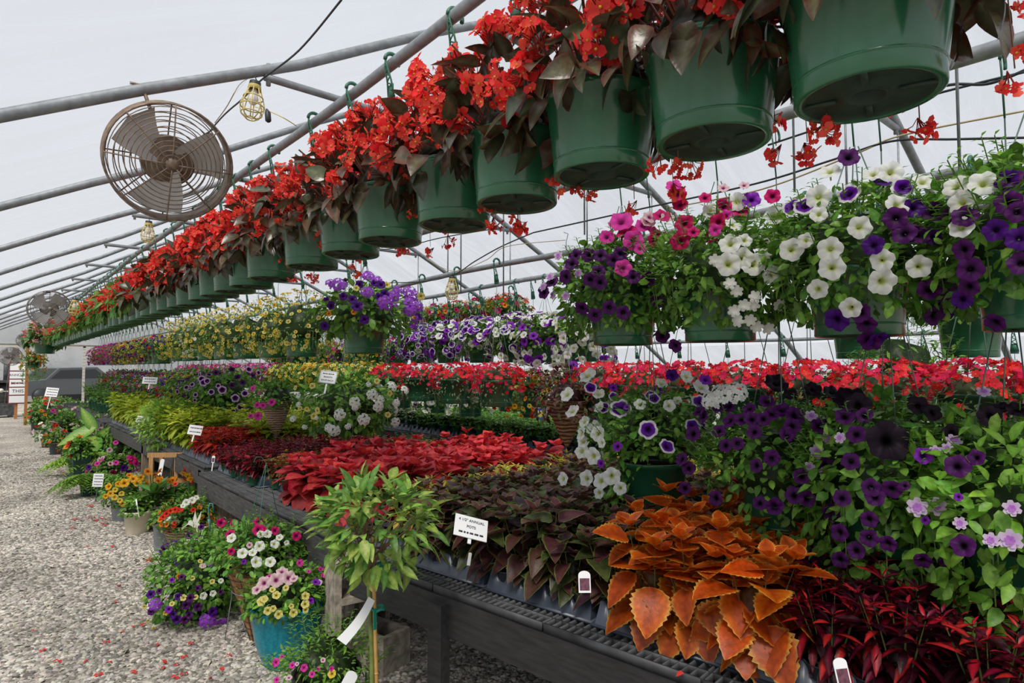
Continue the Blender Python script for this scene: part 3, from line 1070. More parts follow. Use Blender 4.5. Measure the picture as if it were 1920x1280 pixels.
RED = [(0.90, 0.045, 0.042), (0.93, 0.075, 0.062), (0.92, 0.11, 0.07), (0.86, 0.03, 0.035)]
CORAL = [(0.85, 0.10, 0.09), (0.86, 0.16, 0.13), (0.80, 0.06, 0.05)]
PINKW = [(0.82, 0.62, 0.56), (0.82, 0.35, 0.34), (0.75, 0.08, 0.12), (0.84, 0.74, 0.66)]
CLUS = {'red': [begonia_cluster_t(RED, rng.integers(7, 11)) for _ in range(5)], 'coral': [begonia_cluster_t(CORAL, 8) for _ in range(3)], 'pinkw': [begonia_cluster_t(PINKW, 8) for _ in range(3)]}
CLUS_M = [tmesh('flower_cluster', t, ['petal']) for t in CLUS['red']]

BRONZE = (0.065, 0.056, 0.032)
BEG_LEAVES = {
    'dark': [leaf_t(1, 0.60, 7, 'ovate', 0.15, 0.32, mid=(0.13, 0.13, 0.07), inn=c, edge=(0.16, 0.06, 0.04)) for c in (BRONZE, (0.085, 0.040, 0.026), (0.055, 0.075, 0.036), (0.16, 0.055, 0.025))],
    'mid': [leaf_t(1, 0.58, 5, 'ovate', 0.16, 0.35, mid=(0.12, 0.14, 0.05), inn=c) for c in ((0.05, 0.06, 0.025), (0.09, 0.045, 0.022), (0.06, 0.10, 0.03))],
    'green': [leaf_t(1, 0.56, 5, 'ovate', 0.16, 0.35, mid=np.array(c) * 1.3, inn=c) for c in ((0.10, 0.26, 0.04), (0.07, 0.18, 0.03), (0.16, 0.30, 0.05))],
}


def begonia_foliage(kind, n, L):
    mat = 'leaf' if kind == 'green' else 'dark_leaf'
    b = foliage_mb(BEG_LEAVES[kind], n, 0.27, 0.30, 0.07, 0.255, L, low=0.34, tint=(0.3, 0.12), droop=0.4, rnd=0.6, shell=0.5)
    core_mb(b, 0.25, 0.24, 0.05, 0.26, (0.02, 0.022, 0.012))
    for k in range(30):
        a = rng.uniform(0, 2 * PI)
        e = np.array([math.cos(a) * .24, math.sin(a) * .24, .32 + rng.uniform(0, .2)])
        V, Fs = tube([(e[0] * .2, e[1] * .2, .22), e * .75 + np.array([0, 0, .08]), e], .004, 4, cap=False)
        b.add(V, Fs, (0.16, 0.04, 0.02) if kind != 'green' else (0.2, 0.25, 0.06))
    return b.mesh('foliage', [mat])


def begonia_blooms(ck, n, S):
    b = MB()
    P, d = mound(n, 0.29, 0.33, 0.06, 0.27, 0.24, 0.9, rin=0.2)
    R = frames_z(unit(d * 0.7 + np.array([0, 0, .5]) + rng.normal(size=(n, 3)) * .3))
    s = rng.uniform(S[0], S[1], n)
    pick = rng.integers(0, len(CLUS[ck]), n)
    for k, t in enumerate(CLUS[ck]):
        w = pick == k
        b.inst(t, P[w], R[w], s[w], tints(w.sum(), .1, .03))
    return b.mesh('blossoms', ['petal'])


BF = {'dark': [begonia_foliage('dark', 140, (0.06, 0.13)) for _ in range(4)], 'mid': [begonia_foliage('mid', 105, (0.09, 0.16)) for _ in range(2)], 'green': [begonia_foliage('green', 105, (0.09, 0.16)) for _ in range(2)]}
BB = {'red': [begonia_blooms('red', 62, (0.026, 0.036)) for _ in range(3)], 'sparse': [begonia_blooms('red', 36, (0.024, 0.034)) for _ in range(2)], 'coral': [begonia_blooms('coral', 46, (0.024, 0.034)) for _ in range(2)], 'pinkw': [begonia_blooms('pinkw', 55, (0.022, 0.034)) for _ in range(2)]}


def basket(loc, label, fol, blooms=None, pipe_z=None, group=None, strands=4, apex=None, rz=None, scale=1.0, name='hanging_basket', pot=POT, cat='hanging plant', strap=True):
    rz = rng.uniform(0, 2 * PI) if rz is None else rz
    loc = np.array(loc, float)
    if pot is POT:
        loc[2] -= DROP
    root = thing(name, label, cat, loc, rz, group)
    if scale != 1.0:
        root.scale = (scale,) * 3
    if pot is not None:
        link('pot', pot, root)
    if fol is not None:
        link('foliage', fol, root)
    for bl in (blooms if isinstance(blooms, (list, tuple)) else [blooms] if blooms else []):
        link('blossoms', bl, root)
    if pipe_z is not None:
        h = link('hanger', hanger_mesh((pipe_z - loc[2]) / scale, strands, apex=apex, strap=strap), root)
        h.rotation_euler = (0, 0, -rz)
    return root


# ------------------------------------------------------------------ the red begonia row over the aisle edge
BEG_PX = [1625, 1335, 1130, 965, 848, 735, 660, 588, 512]
BZ = 2.135
ys = [row_y(px, R1X, BZ) for px in BEG_PX]
while ys[-1] < 21.6:
    ys.append(ys[-1] + 0.365 + rng.uniform(-0.02, 0.02))
for i, y in enumerate(ys):
    z = BZ + rng.uniform(-.006, .006) - (0.0 if i < 9 else 0.01)
    near = i < 9
    kind = 'dark' if i < 15 else ('mid' if i < 19 else 'green')
    ck = 'red' if i < 22 else 'sparse' if i < 33 else ('coral' if i < 48 else 'pinkw')
    if near:
        lab = '%s big green hanging pot of red begonia with bronze leaves, counted from the near end' % ORD[i]
        grp = 'red begonias overhead along the aisle'
    elif i < 20:
        lab = '%s hanging pot from the near end of the begonia row, red flowers' % ORD[i]
        grp = 'red begonias overhead along the aisle'
    elif ck in ('red', 'sparse'):
        lab, grp = 'green leaved red begonia in the tightly packed middle stretch of the overhead row', 'packed middle begonias of the overhead row'
    elif ck == 'coral':
        lab, grp = 'green leaved coral pink begonia in the far stretch of the overhead row', 'far coral begonias of the overhead row'
    else:
        lab, grp = 'pink and white begonia at the far end of the overhead row', 'pink and white begonias at the far end'
    root = basket((R1X + rng.uniform(-.01, .01), y, z), lab, BF[kind][i % len(BF[kind])], None if near else BB[ck][i % len(BB[ck])], R1P, grp, 3)
    if near:
        nC = 56 if i > 2 else 44
        P, d = mound(nC, 0.29, 0.34, 0.04, 0.28, 0.2, 0.92, rin=0.22)
        for p, dd in zip(P, d):
            # the hanging sprays lean to the bright sides
            R = frames_z(unit(dd * .7 + np.array([0, 0, .5]) + rng.normal(size=3) * .3)[None])[0]
            o = link('flower_cluster', CLUS_M[rng.integers(5)], root, p, Matrix([list(q) for q in R]).to_euler(), rng.uniform(.024, .034))
        for k in range(7):
            # sprays hanging below the rim on the far side
            a = rng.uniform(-1.9, 0.5) - root.rotation_euler.z
            p = np.array([.25 * math.cos(a), .25 * math.sin(a), rng.uniform(-.02, .14)])
            link('flower_cluster', CLUS_M[rng.integers(5)], root, p, (rng.uniform(2.4, 3.6), rng.uniform(-.4, .4), rng.uniform(0, 6)), rng.uniform(.016, .022))
            V, Fs = tube([(.1 * math.cos(a), .1 * math.sin(a), .3), (p[0] * .95, p[1] * .95, .3), p + np.array([0, 0, .03])], .0014, 4)
            link('stem', simple('stem', [(V, Fs)], ['stem_brown'], True), root)

# orange and white trailing basket at the far end of that row
# ------------------------------------------------------------------ petunia baskets
LF = [small_leaf(GREEN), leaf_t(1, .56, 4, 'round', .1, .3, mid=(.26, .5, .07), inn=(.18, .39, .045)), small_leaf(MIDG, 0.6), leaf_t(1, 0.72, 4, 'round', 0.12, 0.3, mid=(0.14, 0.30, 0.04), inn=(0.10, 0.27, 0.035))]
LN = [small_leaf(GREEN, 0.32), small_leaf((0.17, 0.36, 0.05), 0.28), small_leaf(MIDG, 0.4)]
LG = [small_leaf((0.10, 0.16, 0.06), 0.5), small_leaf((0.16, 0.22, 0.10), 0.5)]


def sprigs(b, n, rx, up, zc, col=(0.15, 0.32, 0.05), L=0.07):
    """upright shoot tips with small narrow leaves"""
    P, d = mound(n, rx, up, 0.05, zc, 0.1, 0.92)
    t = small_leaf(col, 0.3, 2)
    for p, dd in zip(P, d):
        e = p + unit(dd + np.array([0, 0, .9])) * L * rng.uniform(.6, 1.2)
        V, Fs = tube([p * np.array([.8, .8, 1]), p, e], .0018, 4, cap=False)
        b.add(V, Fs, np.array(col) * .8)
        k = 7
        q = p + (e - p) * np.linspace(.2, 1, k)[:, None]
        a = np.arange(k) * 2.4
        dr = np.stack([np.cos(a), np.sin(a), np.full(k, .5)], 1)
        b.inst(t, q, frames(dr, (0, 0, 1)), np.full(k, L * .42), tints(k, .2, .08))


def petunia_fol(n, rx, up, down, L, leaves=None, low=0.4, nsp=24, zc=0.27):
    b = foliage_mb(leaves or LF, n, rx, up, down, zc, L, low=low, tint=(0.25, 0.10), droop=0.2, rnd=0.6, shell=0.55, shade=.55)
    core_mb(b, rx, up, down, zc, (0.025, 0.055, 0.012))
    sprigs(b, nsp, rx, up, zc)
    # trailing stems
    for k in range(int(16 * low / .4)):
        a = rng.uniform(0, 2 * PI)
        dn = down * rng.uniform(.4, 1)
        V, Fs = tube([(.12 * math.cos(a), .12 * math.sin(a), zc), (rx * .85 * math.cos(a), rx * .85 * math.sin(a), zc - .02), (rx * .8 * math.cos(a), rx * .8 * math.sin(a), zc - dn)], .0022, 4, cap=False)
        b.add(V, Fs, (0.14, 0.24, 0.06))
    return b.mesh('foliage', ['leaf'])


def place_flower(root, c0, radii, zc, px, py, rpx, key, name='flower', face=None):
    """a bloom on the near surface of a basket's mound: where the sight line through (px, py) meets it"""
    cc = np.array(c0) + np.array([0, 0, zc])
    v = ray(px, py)
    o = (EYE - cc) / radii
    d = v / radii
    A, B, Cc = d @ d, o @ d, o @ o - 1
    D = B * B - A * Cc
    t = (-B - math.sqrt(D)) / A if D > 0 else -B / A
    p = EYE + v * t
    out = unit((p - cc) / radii)
    tocam = unit(EYE - p)
    p = p + tocam * .035
    n = unit(out * 0.55 + tocam * 0.75 + np.array([0, 0, .12]) + rng.normal(size=3) * .22) if face is None else unit(np.array(face))
    R = frames_z(n[None])[0]
    s = rpx * t / F
    ob = link(name, FLOWER[key], root)
    w = Matrix.Translation(Vector(p)) @ Matrix([list(q) for q in R]).to_4x4() @ Matrix.Diagonal((s, s, s, 1))
    rot = Matrix.Rotation(root.rotation_euler.z, 4, 'Z')
    ob.matrix_local = (Matrix.Translation(root.location) @ rot).inverted() @ w
    return ob


def crop(pts, x0, y0, sc):
    return [(x0 + p[0] / sc, y0 + p[1] / sc) + tuple(p[2:]) for p in pts]


def far_side(root, n, rx, up, zc, keys, s):
    """blooms over the side turned away from the aisle"""
    for k in range(n):
        a = rng.uniform(-0.9, 1.7) - root.rotation_euler.z
        el = rng.uniform(-.1, 1.0)
        d = np.array([math.cos(a) * math.cos(el), math.sin(a) * math.cos(el), math.sin(el)])
        key = keys[rng.integers(len(keys))]
        R = frames_z(unit(d + rng.normal(size=3) * .25)[None])[0]
        link('flower', FLOWER[key], root, d * np.array([rx, rx, up]) + np.array([0, 0, zc]), Matrix([list(q) for q in R]).to_euler(), s * rng.uniform(.8, 1.1))


Z2 = 1.705
FOLN = [petunia_fol(1800, 0.305, 0.26, 0.17, (0.022, 0.05), nsp=70) for _ in range(3)]
near2 = []
for px, lab in ((1168, 'hanging green pot of dark purple and lavender petunias, third in from the big white one'), (1350, 'hanging green pot of pink and crimson petunias with large leaves'), (1610, 'hanging green pot of big white petunias trailing plum flowers'), (1955, 'hanging pot of dark plum petunias cut off by the frame edge, upper row')):
    y = row_y(px, R2X, Z2)
    c = np.array([R2X, y, Z2])
    root = basket(c, lab, FOLN[len(near2) % 3], None, R2P, 'petunia baskets of the upper row', 4, rz=rng.uniform(0, 6), strap=False)
    near2.append((root, c, px))


def assign(lst, baskets, radii, zc, name='flower', bounds=None):
    for it in lst:
        px, py, r, key = it
        root, c, _ = min(baskets, key=lambda q: abs(q[2] - px) + (0 if bounds is None else 0))
        place_flower(root, c, radii, zc, px, py, r, key, 'flower_cluster' if key.startswith('VERB') else name)


R2R = np.array([0.30, 0.30, 0.275])
L = []
w = [(125, 620, 22), (330, 615, 23), (340, 715, 24), (490, 500, 22), (610, 675, 21), (610, 790, 26), (265, 830, 19), (440, 930, 20), (270, 340, 23), (690, 380, 22), (655, 205, 22), (825, 255, 22), (1000, 280, 23), (1030, 370, 24), (1150, 265, 26), (1030, 500, 21), (805, 710, 22), (60, 510, 12), (40, 440, 20), (30, 750, 18), (200, 570, 15), (330, 200, 20), (560, 215, 18), (270, 430, 16), (20, 560, 14), (940, 300, 20)]
L += [(x, y, r, 'WHITE') for x, y, r in crop(w, 1440, 250, 2.844)]
p = [(1210, 515), (1280, 365), (885, 420), (875, 545), (800, 535), (725, 530), (560, 595), (1080, 725), (1070, 820), (1035, 885), (930, 835), (860, 830), (945, 935), (890, 970), (1210, 1010), (365, 995), (490, 955), (525, 1020), (585, 1100), (540, 1110), (1350, 690), (1270, 250), (430, 125), (1040, 620), (620, 240), (1330, 420), (960, 440), (1340, 560), (1290, 240), (680, 450), (780, 395), (1050, 440)]
L += [(x, y, 21 + rng.uniform(-3, 2), 'PLUM' if i % 3 else 'BLUEV') for i, (x, y) in enumerate(crop(p, 1440, 250, 2.844))]
L += [(x, y, 21, 'RIM') for x, y in crop([(430, 320), (720, 285), (130, 390), (195, 385)], 1440, 250, 2.844)]
k = [(525, 365, 24, 'HOTPINK'), (560, 430, 22, 'MAGENTA'), (440, 460, 15, 'HOTPINK'), (600, 480, 20, 'HOTPINK'), (660, 390, 16, 'HOTPINK'), (700, 340, 14, 'PALEPINK'), (750, 440, 22, 'CRIMSON'), (880, 480, 20, 'CRIMSON'), (905, 378, 18, 'CRIMSON'), (770, 330, 17, 'MAGENTA'), (805, 340, 13, 'PALEPINK'), (1140, 275, 17, 'MAGENTA'), (1245, 305, 17, 'MAGENTA'), (1110, 370, 17, 'CRIMSON'), (540, 645, 17, 'HOTPINK'), (870, 200, 16, 'MAGENTA'), (840, 150, 15, 'HOTPINK'), (880, 265, 15, 'CRIMSON'), (1030, 225, 12, 'MAGENTA'), (1155, 335, 13, 'HOTPINK'), (1435, 215, 15, 'MAGENTA'), (725, 480, 14, 'CRIMSON'), (640, 530, 12, 'HOTPINK'), (1310, 235, 17, 'VIOLET'), (1060, 300, 15, 'WHITE'), (1220, 250, 18, 'WHITE'), (960, 430, 12, 'MAGENTA'), (1090, 420, 12, 'HOTPINK'), (690, 360, 15, 'PALEPINK'), (1140, 165, 11, 'PALEPINK'), (1265, 150, 10, 'PALEPINK')]
k += [(x, y, 14, 'PLUM') for x, y in ((250, 570), (330, 570), (400, 570), (480, 600), (390, 665), (340, 715), (400, 735), (110, 730), (455, 885), (370, 930), (540, 915), (745, 845), (290, 890), (690, 710), (850, 1115), (775, 1055), (190, 700), (60, 790), (520, 560), (600, 700), (230, 620))]
k += [(x, y, 9, 'DOUBLE_L') for x, y in ((195, 815), (120, 810), (195, 650), (150, 575), (60, 760), (100, 700), (270, 680))]
k += [(1180, 500, 21, 'WHITE'), (1170, 625, 23, 'WHITE'), (1255, 590, 21, 'WHITE'), (1320, 625, 22, 'WHITE'), (1200, 385, 17, 'WHITE'), (1440, 345, 19, 'WHITE'), (1425, 695, 15, 'WHITE'), (1270, 480, 14, 'WHITE')]
k += [(x, y, 12, 'DOUBLE_W') for x, y in ((1330, 820), (1320, 870), (1205, 905), (1225, 965), (1300, 960), (1220, 785), (1180, 740), (1475, 870), (1410, 1010), (1340, 1000), (1265, 870), (1090, 600), (1390, 565))]
L += crop(k, 1000, 300, 3.2)
assign(L, near2, R2R, 0.24)
for (root, c, px), keys in zip(near2, (['PLUM', 'DOUBLE_L'], ['MAGENTA', 'HOTPINK', 'CRIMSON'], ['WHITE', 'WHITE', 'PLUM'], ['PLUM', 'BLUEV', 'WHITE'])):
    far_side(root, 14, 0.28, 0.27, 0.25, keys, 0.036)

# purple verbena basket, alone past the gap
y = row_y(683, R2X - 0.15, Z2)
cj = np.array([R2X - 0.15, y, Z2])
rj = basket(cj, 'hanging green pot of purple verbena and violet petunias at the gap in the upper row', petunia_fol(700, 0.36, 0.26, 0.10, (0.035, 0.08), low=.3), None, R2P, 'petunia baskets of the upper row')
k = [(1370, 130, 9, 'BLUEV'), (1255, 215, 8, 'BLUEV'), (1320, 235, 9, 'BLUEV'), (1165, 280, 9, 'BLUEV'), (1355, 285, 11, 'BLUEV'), (1410, 385, 9, 'BLUEV'), (1120, 430, 9, 'BLUEV'), (1515, 215, 8, 'BLUEV'), (1555, 195, 8, 'BLUEV'), (1805, 360, 9, 'BLUEV'), (1130, 235, 6, 'BLUEV'), (1530, 130, 9, 'BLUEV'), (1480, 120, 7, 'BLUEV'), (1270, 95, 6, 'NIGHT'),
     (1210, 130, 14, 'VERB_P'), (1435, 70, 13, 'VERB_P'), (1430, 185, 12, 'VERB_P'), (1560, 265, 14, 'VERB_P'), (1620, 215, 12, 'VERB_P'), (1740, 195, 15, 'VERB_P'), (1740, 270, 13, 'VERB_P'), (1740, 315, 12, 'VERB_P'), (1800, 285, 11, 'VERB_P'), (1160, 120, 9, 'VERB_P'), (1250, 140, 9, 'VERB_P'), (1500, 95, 10, 'VERB_P'), (1650, 170, 9, 'VERB_P'), (1350, 155, 6, 'PALEYEL'), (1575, 130, 7, 'PALEYEL'), (1820, 215, 8, 'PALEYEL'), (1075, 370, 5, 'PALEYEL'), (1150, 340, 5, 'ORANGE'), (1330, 330, 5, 'ORANGE')]
for px, py, r, key in crop(k, 320, 500, 3.879):
    place_flower(rj, cj, np.array([.37, .37, .29]), .25, px, py, r, key, 'flower_cluster' if key.startswith('VERB') else 'flower')
far_side(rj, 12, .36, .28, .25, ['VERB_P', 'BLUEV'], .04)


def bl(keys, n, rx, up, down, S, low=0.35, tm=PS, zc=0.27, **kw):
    return bloom_mb([tm[k] if isinstance(k, str) else k for k in keys], n, rx, up, down, zc, S, low, **kw).mesh('blossoms', ['petal'])


# yellow calibrachoa baskets next along the upper row
FY = [petunia_fol(700, 0.33, 0.36, 0.2, (0.022, 0.045), LN, low=.5, nsp=14) for _ in range(2)]
BY = [bl(['YEL', 'PALEYEL', 'PALEYEL', 'YEL'], 210, 0.34, 0.38, 0.22, (0.016, 0.026), .42) for _ in range(2)]
BYW = bl(['PALEYEL', 'YEL', 'WHITE'], 210, 0.34, 0.38, 0.22, (0.016, 0.026), .42)
for i, px in enumerate((566, 512, 462, 424, 392, 362, 340)):
    y = row_y(px, R2X, Z2)
    basket((R2X, y, Z2), '%s yellow calibrachoa hanging basket beyond the purple verbena pot' % ORD[i], FY[i % 2], BYW if i in (2, 4) else BY[i % 2], R2P, 'yellow calibrachoa baskets of the upper row')
FM = [petunia_fol(420, 0.30, 0.22, 0.2, (0.025, 0.05), LN, low=.5, nsp=10) for _ in range(2)]
BM_ = [bl(['BLUEV', 'PLUM', 'BLUEV', 'MAGENTA', 'YEL'], 130, 0.30, 0.24, 0.2, (0.02, 0.03), .4), bl(['YEL', 'YEL', 'MAGENTA', 'PLUM', 'BLUEV'], 150, 0.30, 0.24, 0.24, (0.018, 0.028), .5), bl(['YEL', 'BLUEV', 'REDF', 'YEL'], 140, 0.30, 0.24, 0.24, (0.018, 0.028), .5), bl(['MAGENTA', 'HOTPINK', 'CRIMSON', 'VIOLET'], 140, 0.30, 0.24, 0.24, (0.018, 0.028), .5)]
ym = row_y(302, R2X, Z2)
for i in range(24):
    y = ym + i * 0.42
    if y > 19:
        break
    lab = 'violet and red petunia pot whose green side shows between mixed yellow baskets' if i == 0 else 'mixed violet, yellow and magenta hanging basket in the far stretch of the upper row' if i < 9 else 'magenta and purple hanging basket at the far end of the upper row'
    basket((R2X, y, Z2 - .03), lab, FM[i % 2], BM_[0] if i == 0 else BM_[1 + i % 2] if i < 9 else BM_[3], R2P, ['petunia baskets of the upper row', 'mixed baskets, far upper row', 'magenta baskets at far end of upper row'][0 if i == 0 else 1 if i < 9 else 2])

# ------------------------------------------------------------------ lower row over the bench
R3X, Z3 = 2.35, 0.96
near3 = []
FOLL = [petunia_fol(1300, 0.29, 0.26, 0.02, (0.022, 0.052), low=.07, nsp=60, zc=.315), petunia_fol(1400, 0.31, 0.25, 0.24, (0.022, 0.05), low=.24, nsp=60)] + [petunia_fol(2000, 0.32, 0.28, 0.34, (0.024, 0.058), low=.5, nsp=70), petunia_fol(1700, 0.33, 0.28, 0.34, (0.026, 0.068), low=.5, nsp=70, leaves=[small_leaf((.22, .46, .045), .52, 5), small_leaf((.17, .38, .04), .58, 5), LF[1]])]
for i, (px, X, z, lab) in enumerate(((1224, 2.35, .955, 'hanging green pot of white edged violet petunias with a white cascade, over orange coleus'), (1468, 2.35, .97, 'hanging green pot of small plum petunias, third from the near end of the lower row'), (1672, 2.33, .99, 'hanging basket with one huge black petunia bloom, lower row'), (1915, 2.3, .96, 'hanging basket of plum and pale lavender double petunias at the near end, lower row'))):
    y = row_y(px, X, z)
    c = np.array([X, y, z])
    root = basket(c, lab, FOLL[i if i else 0], None, R2P, 'petunia baskets of the lower row', 4, apex=.95, rz=rng.uniform(0, 6), strap=False)
    near3.append((root, c, px))
L = [(492, 340, 21, 'RIM'), (700, 500, 18.5, 'RIM'), (845, 625, 16, 'RIM'), (1090, 290, 17, 'RIM'), (1035, 470, 15, 'RIM'), (270, 185, 13, 'RIM'), (370, 335, 12, 'RIM'), (715, 240, 11, 'RIM'), (440, 250, 9, 'RIM'), (745, 265, 12, 'RIM'), (780, 205, 12, 'VIOLET'), (470, 625, 10, 'VIOLET'), (345, 755, 8, 'VIOLET'), (880, 90, 12, 'BLUEV'), (1130, 125, 12, 'VIOLET'), (440, 183, 8, 'VIOLET'), (540, 330, 7, 'VIOLET')]
L += [(x, y, r, 'WHITE') for x, y, r in ((90, 235, 15), (130, 360, 15), (290, 480, 17), (200, 660, 15), (285, 700, 17), (235, 865, 16), (345, 885, 16), (430, 850, 17), (490, 940, 13), (60, 870, 13), (330, 975, 12), (355, 1080, 13), (1100, 180, 17), (245, 90, 18), (320, 530, 15), (220, 440, 12), (330, 330, 12), (195, 530, 14), (330, 230, 12), (640, 310, 12), (800, 150, 12), (860, 320, 12), (990, 100, 13), (920, 280, 9), (350, 600, 10), (215, 590, 12))]
L = crop(L, 1040, 680, 4.0)
for q in L:
    place_flower(near3[0][0], near3[0][1], np.array([.31, .31, .31]), .22, *q)
H = [(x, y, 13 + rng.uniform(-1, 2.5), 'PLUM') for x, y in ((1110, 400), (1035, 530), (1230, 510), (1310, 430), (1370, 605), (1495, 515), (1480, 420), (1460, 340), (1590, 285), (1630, 380), (1700, 350), (1740, 545), (1510, 770), (1625, 720), (1540, 1050), (1645, 1075), (950, 720), (1005, 790), (975, 940), (1205, 1015), (1035, 1220), (1225, 1240), (1280, 620), (1230, 330), (1310, 320), (1080, 360), (1570, 420), (1400, 420))]
H = crop(H, 1040, 680, 4.0)
P2 = [(275, 420), (470, 465), (440, 610), (310, 630), (180, 690), (140, 790), (210, 810), (35, 850), (395, 805), (340, 880), (550, 750), (570, 800), (660, 760), (380, 990), (540, 1020), (160, 1115), (260, 1115), (385, 1135), (335, 1165), (470, 1085), (265, 1190), (830, 580), (1010, 635, 22), (1110, 590), (1040, 1060, 21), (825, 1140), (955, 1145, 13), (145, 365), (105, 465), (75, 335), (130, 420), (20, 590), (410, 370), (515, 365), (730, 740, 9), (840, 925, 8), (1015, 800, 8), (640, 1050), (540, 920)]
H += [(q[0], q[1], q[2] if len(q) > 2 else 16.5 + rng.uniform(-1.5, 1.5), 'PLUM' if q[0] < 1700 else 'VIOLET' if rng.random() < .35 else 'PLUM') for q in crop(P2, 1440, 650, 2.844)]
H += [(q[0], q[1], q[2], 'NIGHT') for q in crop([(640, 500, 38), (430, 270, 28), (240, 225, 16), (45, 190, 22), (120, 250, 14), (800, 310, 18), (985, 460, 18), (1180, 370, 20), (480, 310, 24), (880, 350, 16), (1330, 330, 18), (340, 240, 16), (1250, 320, 15)], 1440, 650, 2.844)]
H += [(q[0], q[1], q[2], 'DOUBLE_L') for q in crop([(230, 370, 12), (320, 485, 12), (385, 485, 11), (260, 560, 14), (795, 855, 18), (900, 850, 17), (1300, 860, 15), (1295, 1030, 20), (1190, 1030, 14), (955, 540, 10), (895, 555, 11), (990, 500, 14), (220, 640, 10), (300, 670, 10), (1025, 940, 12), (1150, 240, 12)], 1440, 650, 2.844)]
L3R = np.array([.33, .33, .34])
for q in H:
    root, c, _ = min(near3[1:], key=lambda b: abs(b[2] - q[0]))
    place_flower(root, c, L3R, .2, *q)
# the long white cascade on the aisle side of the first one
root, c, _ = near3[0]
b = MB()
n = 260
t = rng.random(n)
A = np.array([-.80, .25])
P = np.stack([A[0] * (.16 + .13 * np.sin(t * 1.6)) + rng.normal(size=n) * .035, A[1] * (.16 + .13 * np.sin(t * 1.6)) + rng.normal(size=n) * .05, .30 - .36 * t + rng.normal(size=n) * .03], 1)
D = unit(np.stack([np.full(n, -.7), np.full(n, .0), -.5 * t], 1) + rng.normal(size=(n, 3)) * .5)
pk = rng.integers(0, 3, n)
for k in range(3):
    b.inst(LF[k], P[pk == k], frames(D[pk == k], (0, 0, 1)), rng.uniform(.022, .045, (pk == k).sum()), tints((pk == k).sum(), .2, .1))
o = link('trailing_foliage', b.mesh('trailing_foliage', ['leaf']), root, (0, 0, DROP))
o.rotation_euler = (0, 0, -root.rotation_euler.z)
# a broad white verbena head between the first two
place_flower(near3[1][0], near3[1][1], np.array([.33, .33, .33]), .25, 1352, 742, 24, 'VERB_W', 'flower_cluster')
place_flower(near3[1][0], near3[1][1], np.array([.33, .33, .33]), .25, 1380, 736, 20, 'VERB_W', 'flower_cluster')
place_flower(near3[1][0], near3[1][1], np.array([.33, .33, .33]), .25, 1330, 750, 16, 'VERB_W', 'flower_cluster')
for (root, c, px), keys in zip(near3, (['RIM', 'WHITE'], ['PLUM'], ['PLUM', 'NIGHT'], ['VIOLET', 'DOUBLE_L'])):
    far_side(root, 12, 0.3, 0.27, 0.25, keys, 0.034)

# white verbena, wicker cone, rimmed petunias and on down the lower row
yk = row_y(652, R3X, 1.05)
ck = np.array([R3X, yk, 1.04])
rk = basket(ck, 'white verbena and pale yellow petunia basket behind the bamboo staked tree', petunia_fol(900, 0.42, 0.30, 0.22, (0.035, 0.075), low=.4), None, R2P, 'petunia baskets of the lower row', apex=.95)
k = [(1465, 930, 10), (1610, 870, 10), (1700, 895, 9), (1230, 1075, 11), (1405, 1110, 11), (1340, 985, 10), (1510, 1015, 10), (1525, 965, 8), (1340, 1025, 6), (1190, 1190, 11), (1635, 1130, 9), (930, 940, 5), (930, 1000, 5), (890, 1105, 6), (975, 1165, 5), (1290, 1160, 6), (1640, 990, 7), (1060, 1100, 4), (1440, 855, 5), (1150, 1170, 8)]
for px, py, r in crop(k, 320, 500, 3.879):
    place_flower(rk, ck, np.array([.43, .43, .38]), .23, px, py, r, 'VERB_W', 'flower_cluster')
k = [(990, 1035, 5), (1065, 1045, 7), (1040, 1085, 7), (940, 1030, 5), (1580, 1075, 6), (1595, 920, 6), (905, 880, 5), (1030, 865, 6), (1500, 830, 6), (1080, 370, 5)]
for px, py, r in crop(k, 320, 500, 3.879)[:-1]:
    place_flower(rk, ck, np.array([.43, .43, .38]), .23, px, py, r, 'PALEYEL')
far_side(rk, 10, .4, .32, .25, ['VERB_W', 'PALEYEL'], .04)


# cone shaped baskets
def cone(name, px, pyb, pyt, X, rad, mat, fol, blooms, label, pipe_z=R2P):
    c = on_x(px, pyb, X)
    t = on_x(px, pyt, X)
    h = t[2] - c[2]
    root = thing(name, label, 'hanging plant', c)
    n = 30
    prof = [(rad * (0.03 + 0.97 * (i / n) ** 0.85) * (1 + .035 * (-1) ** i), h * i / n) for i in range(n + 1)] + [(rad * 1.06, h * 1.01), (rad * .95, h * 1.02), (rad * .8, h * .95), (0, h * .96)]
    link('cone_basket', simple('cone_basket', [lathe(prof, 24)], [mat], True), root)
    for nm, me, s in ((('foliage', fol, None),) if fol else ()) + ((('blossoms', blooms, None),) if blooms else ()):
        link(nm, me, root, (0, 0, h - .25))
    if pipe_z:
        b = MB()
        ap = h + .4
        for k in range(3):
            a = k * 2.1
            b.add(*tube([(rad * math.cos(a), rad * math.sin(a), h), (0, 0, ap)], .002, 5))
        b.add(*tube([(0, 0, ap), (0, 0, pipe_z - c[2] - .03), (.02, 0, pipe_z - c[2] + .03), (-.02, 0, pipe_z - c[2] + .035)], .0025, 5))
        link('hanger', b.mesh('hanger', ['wire']), root)
    return root, c


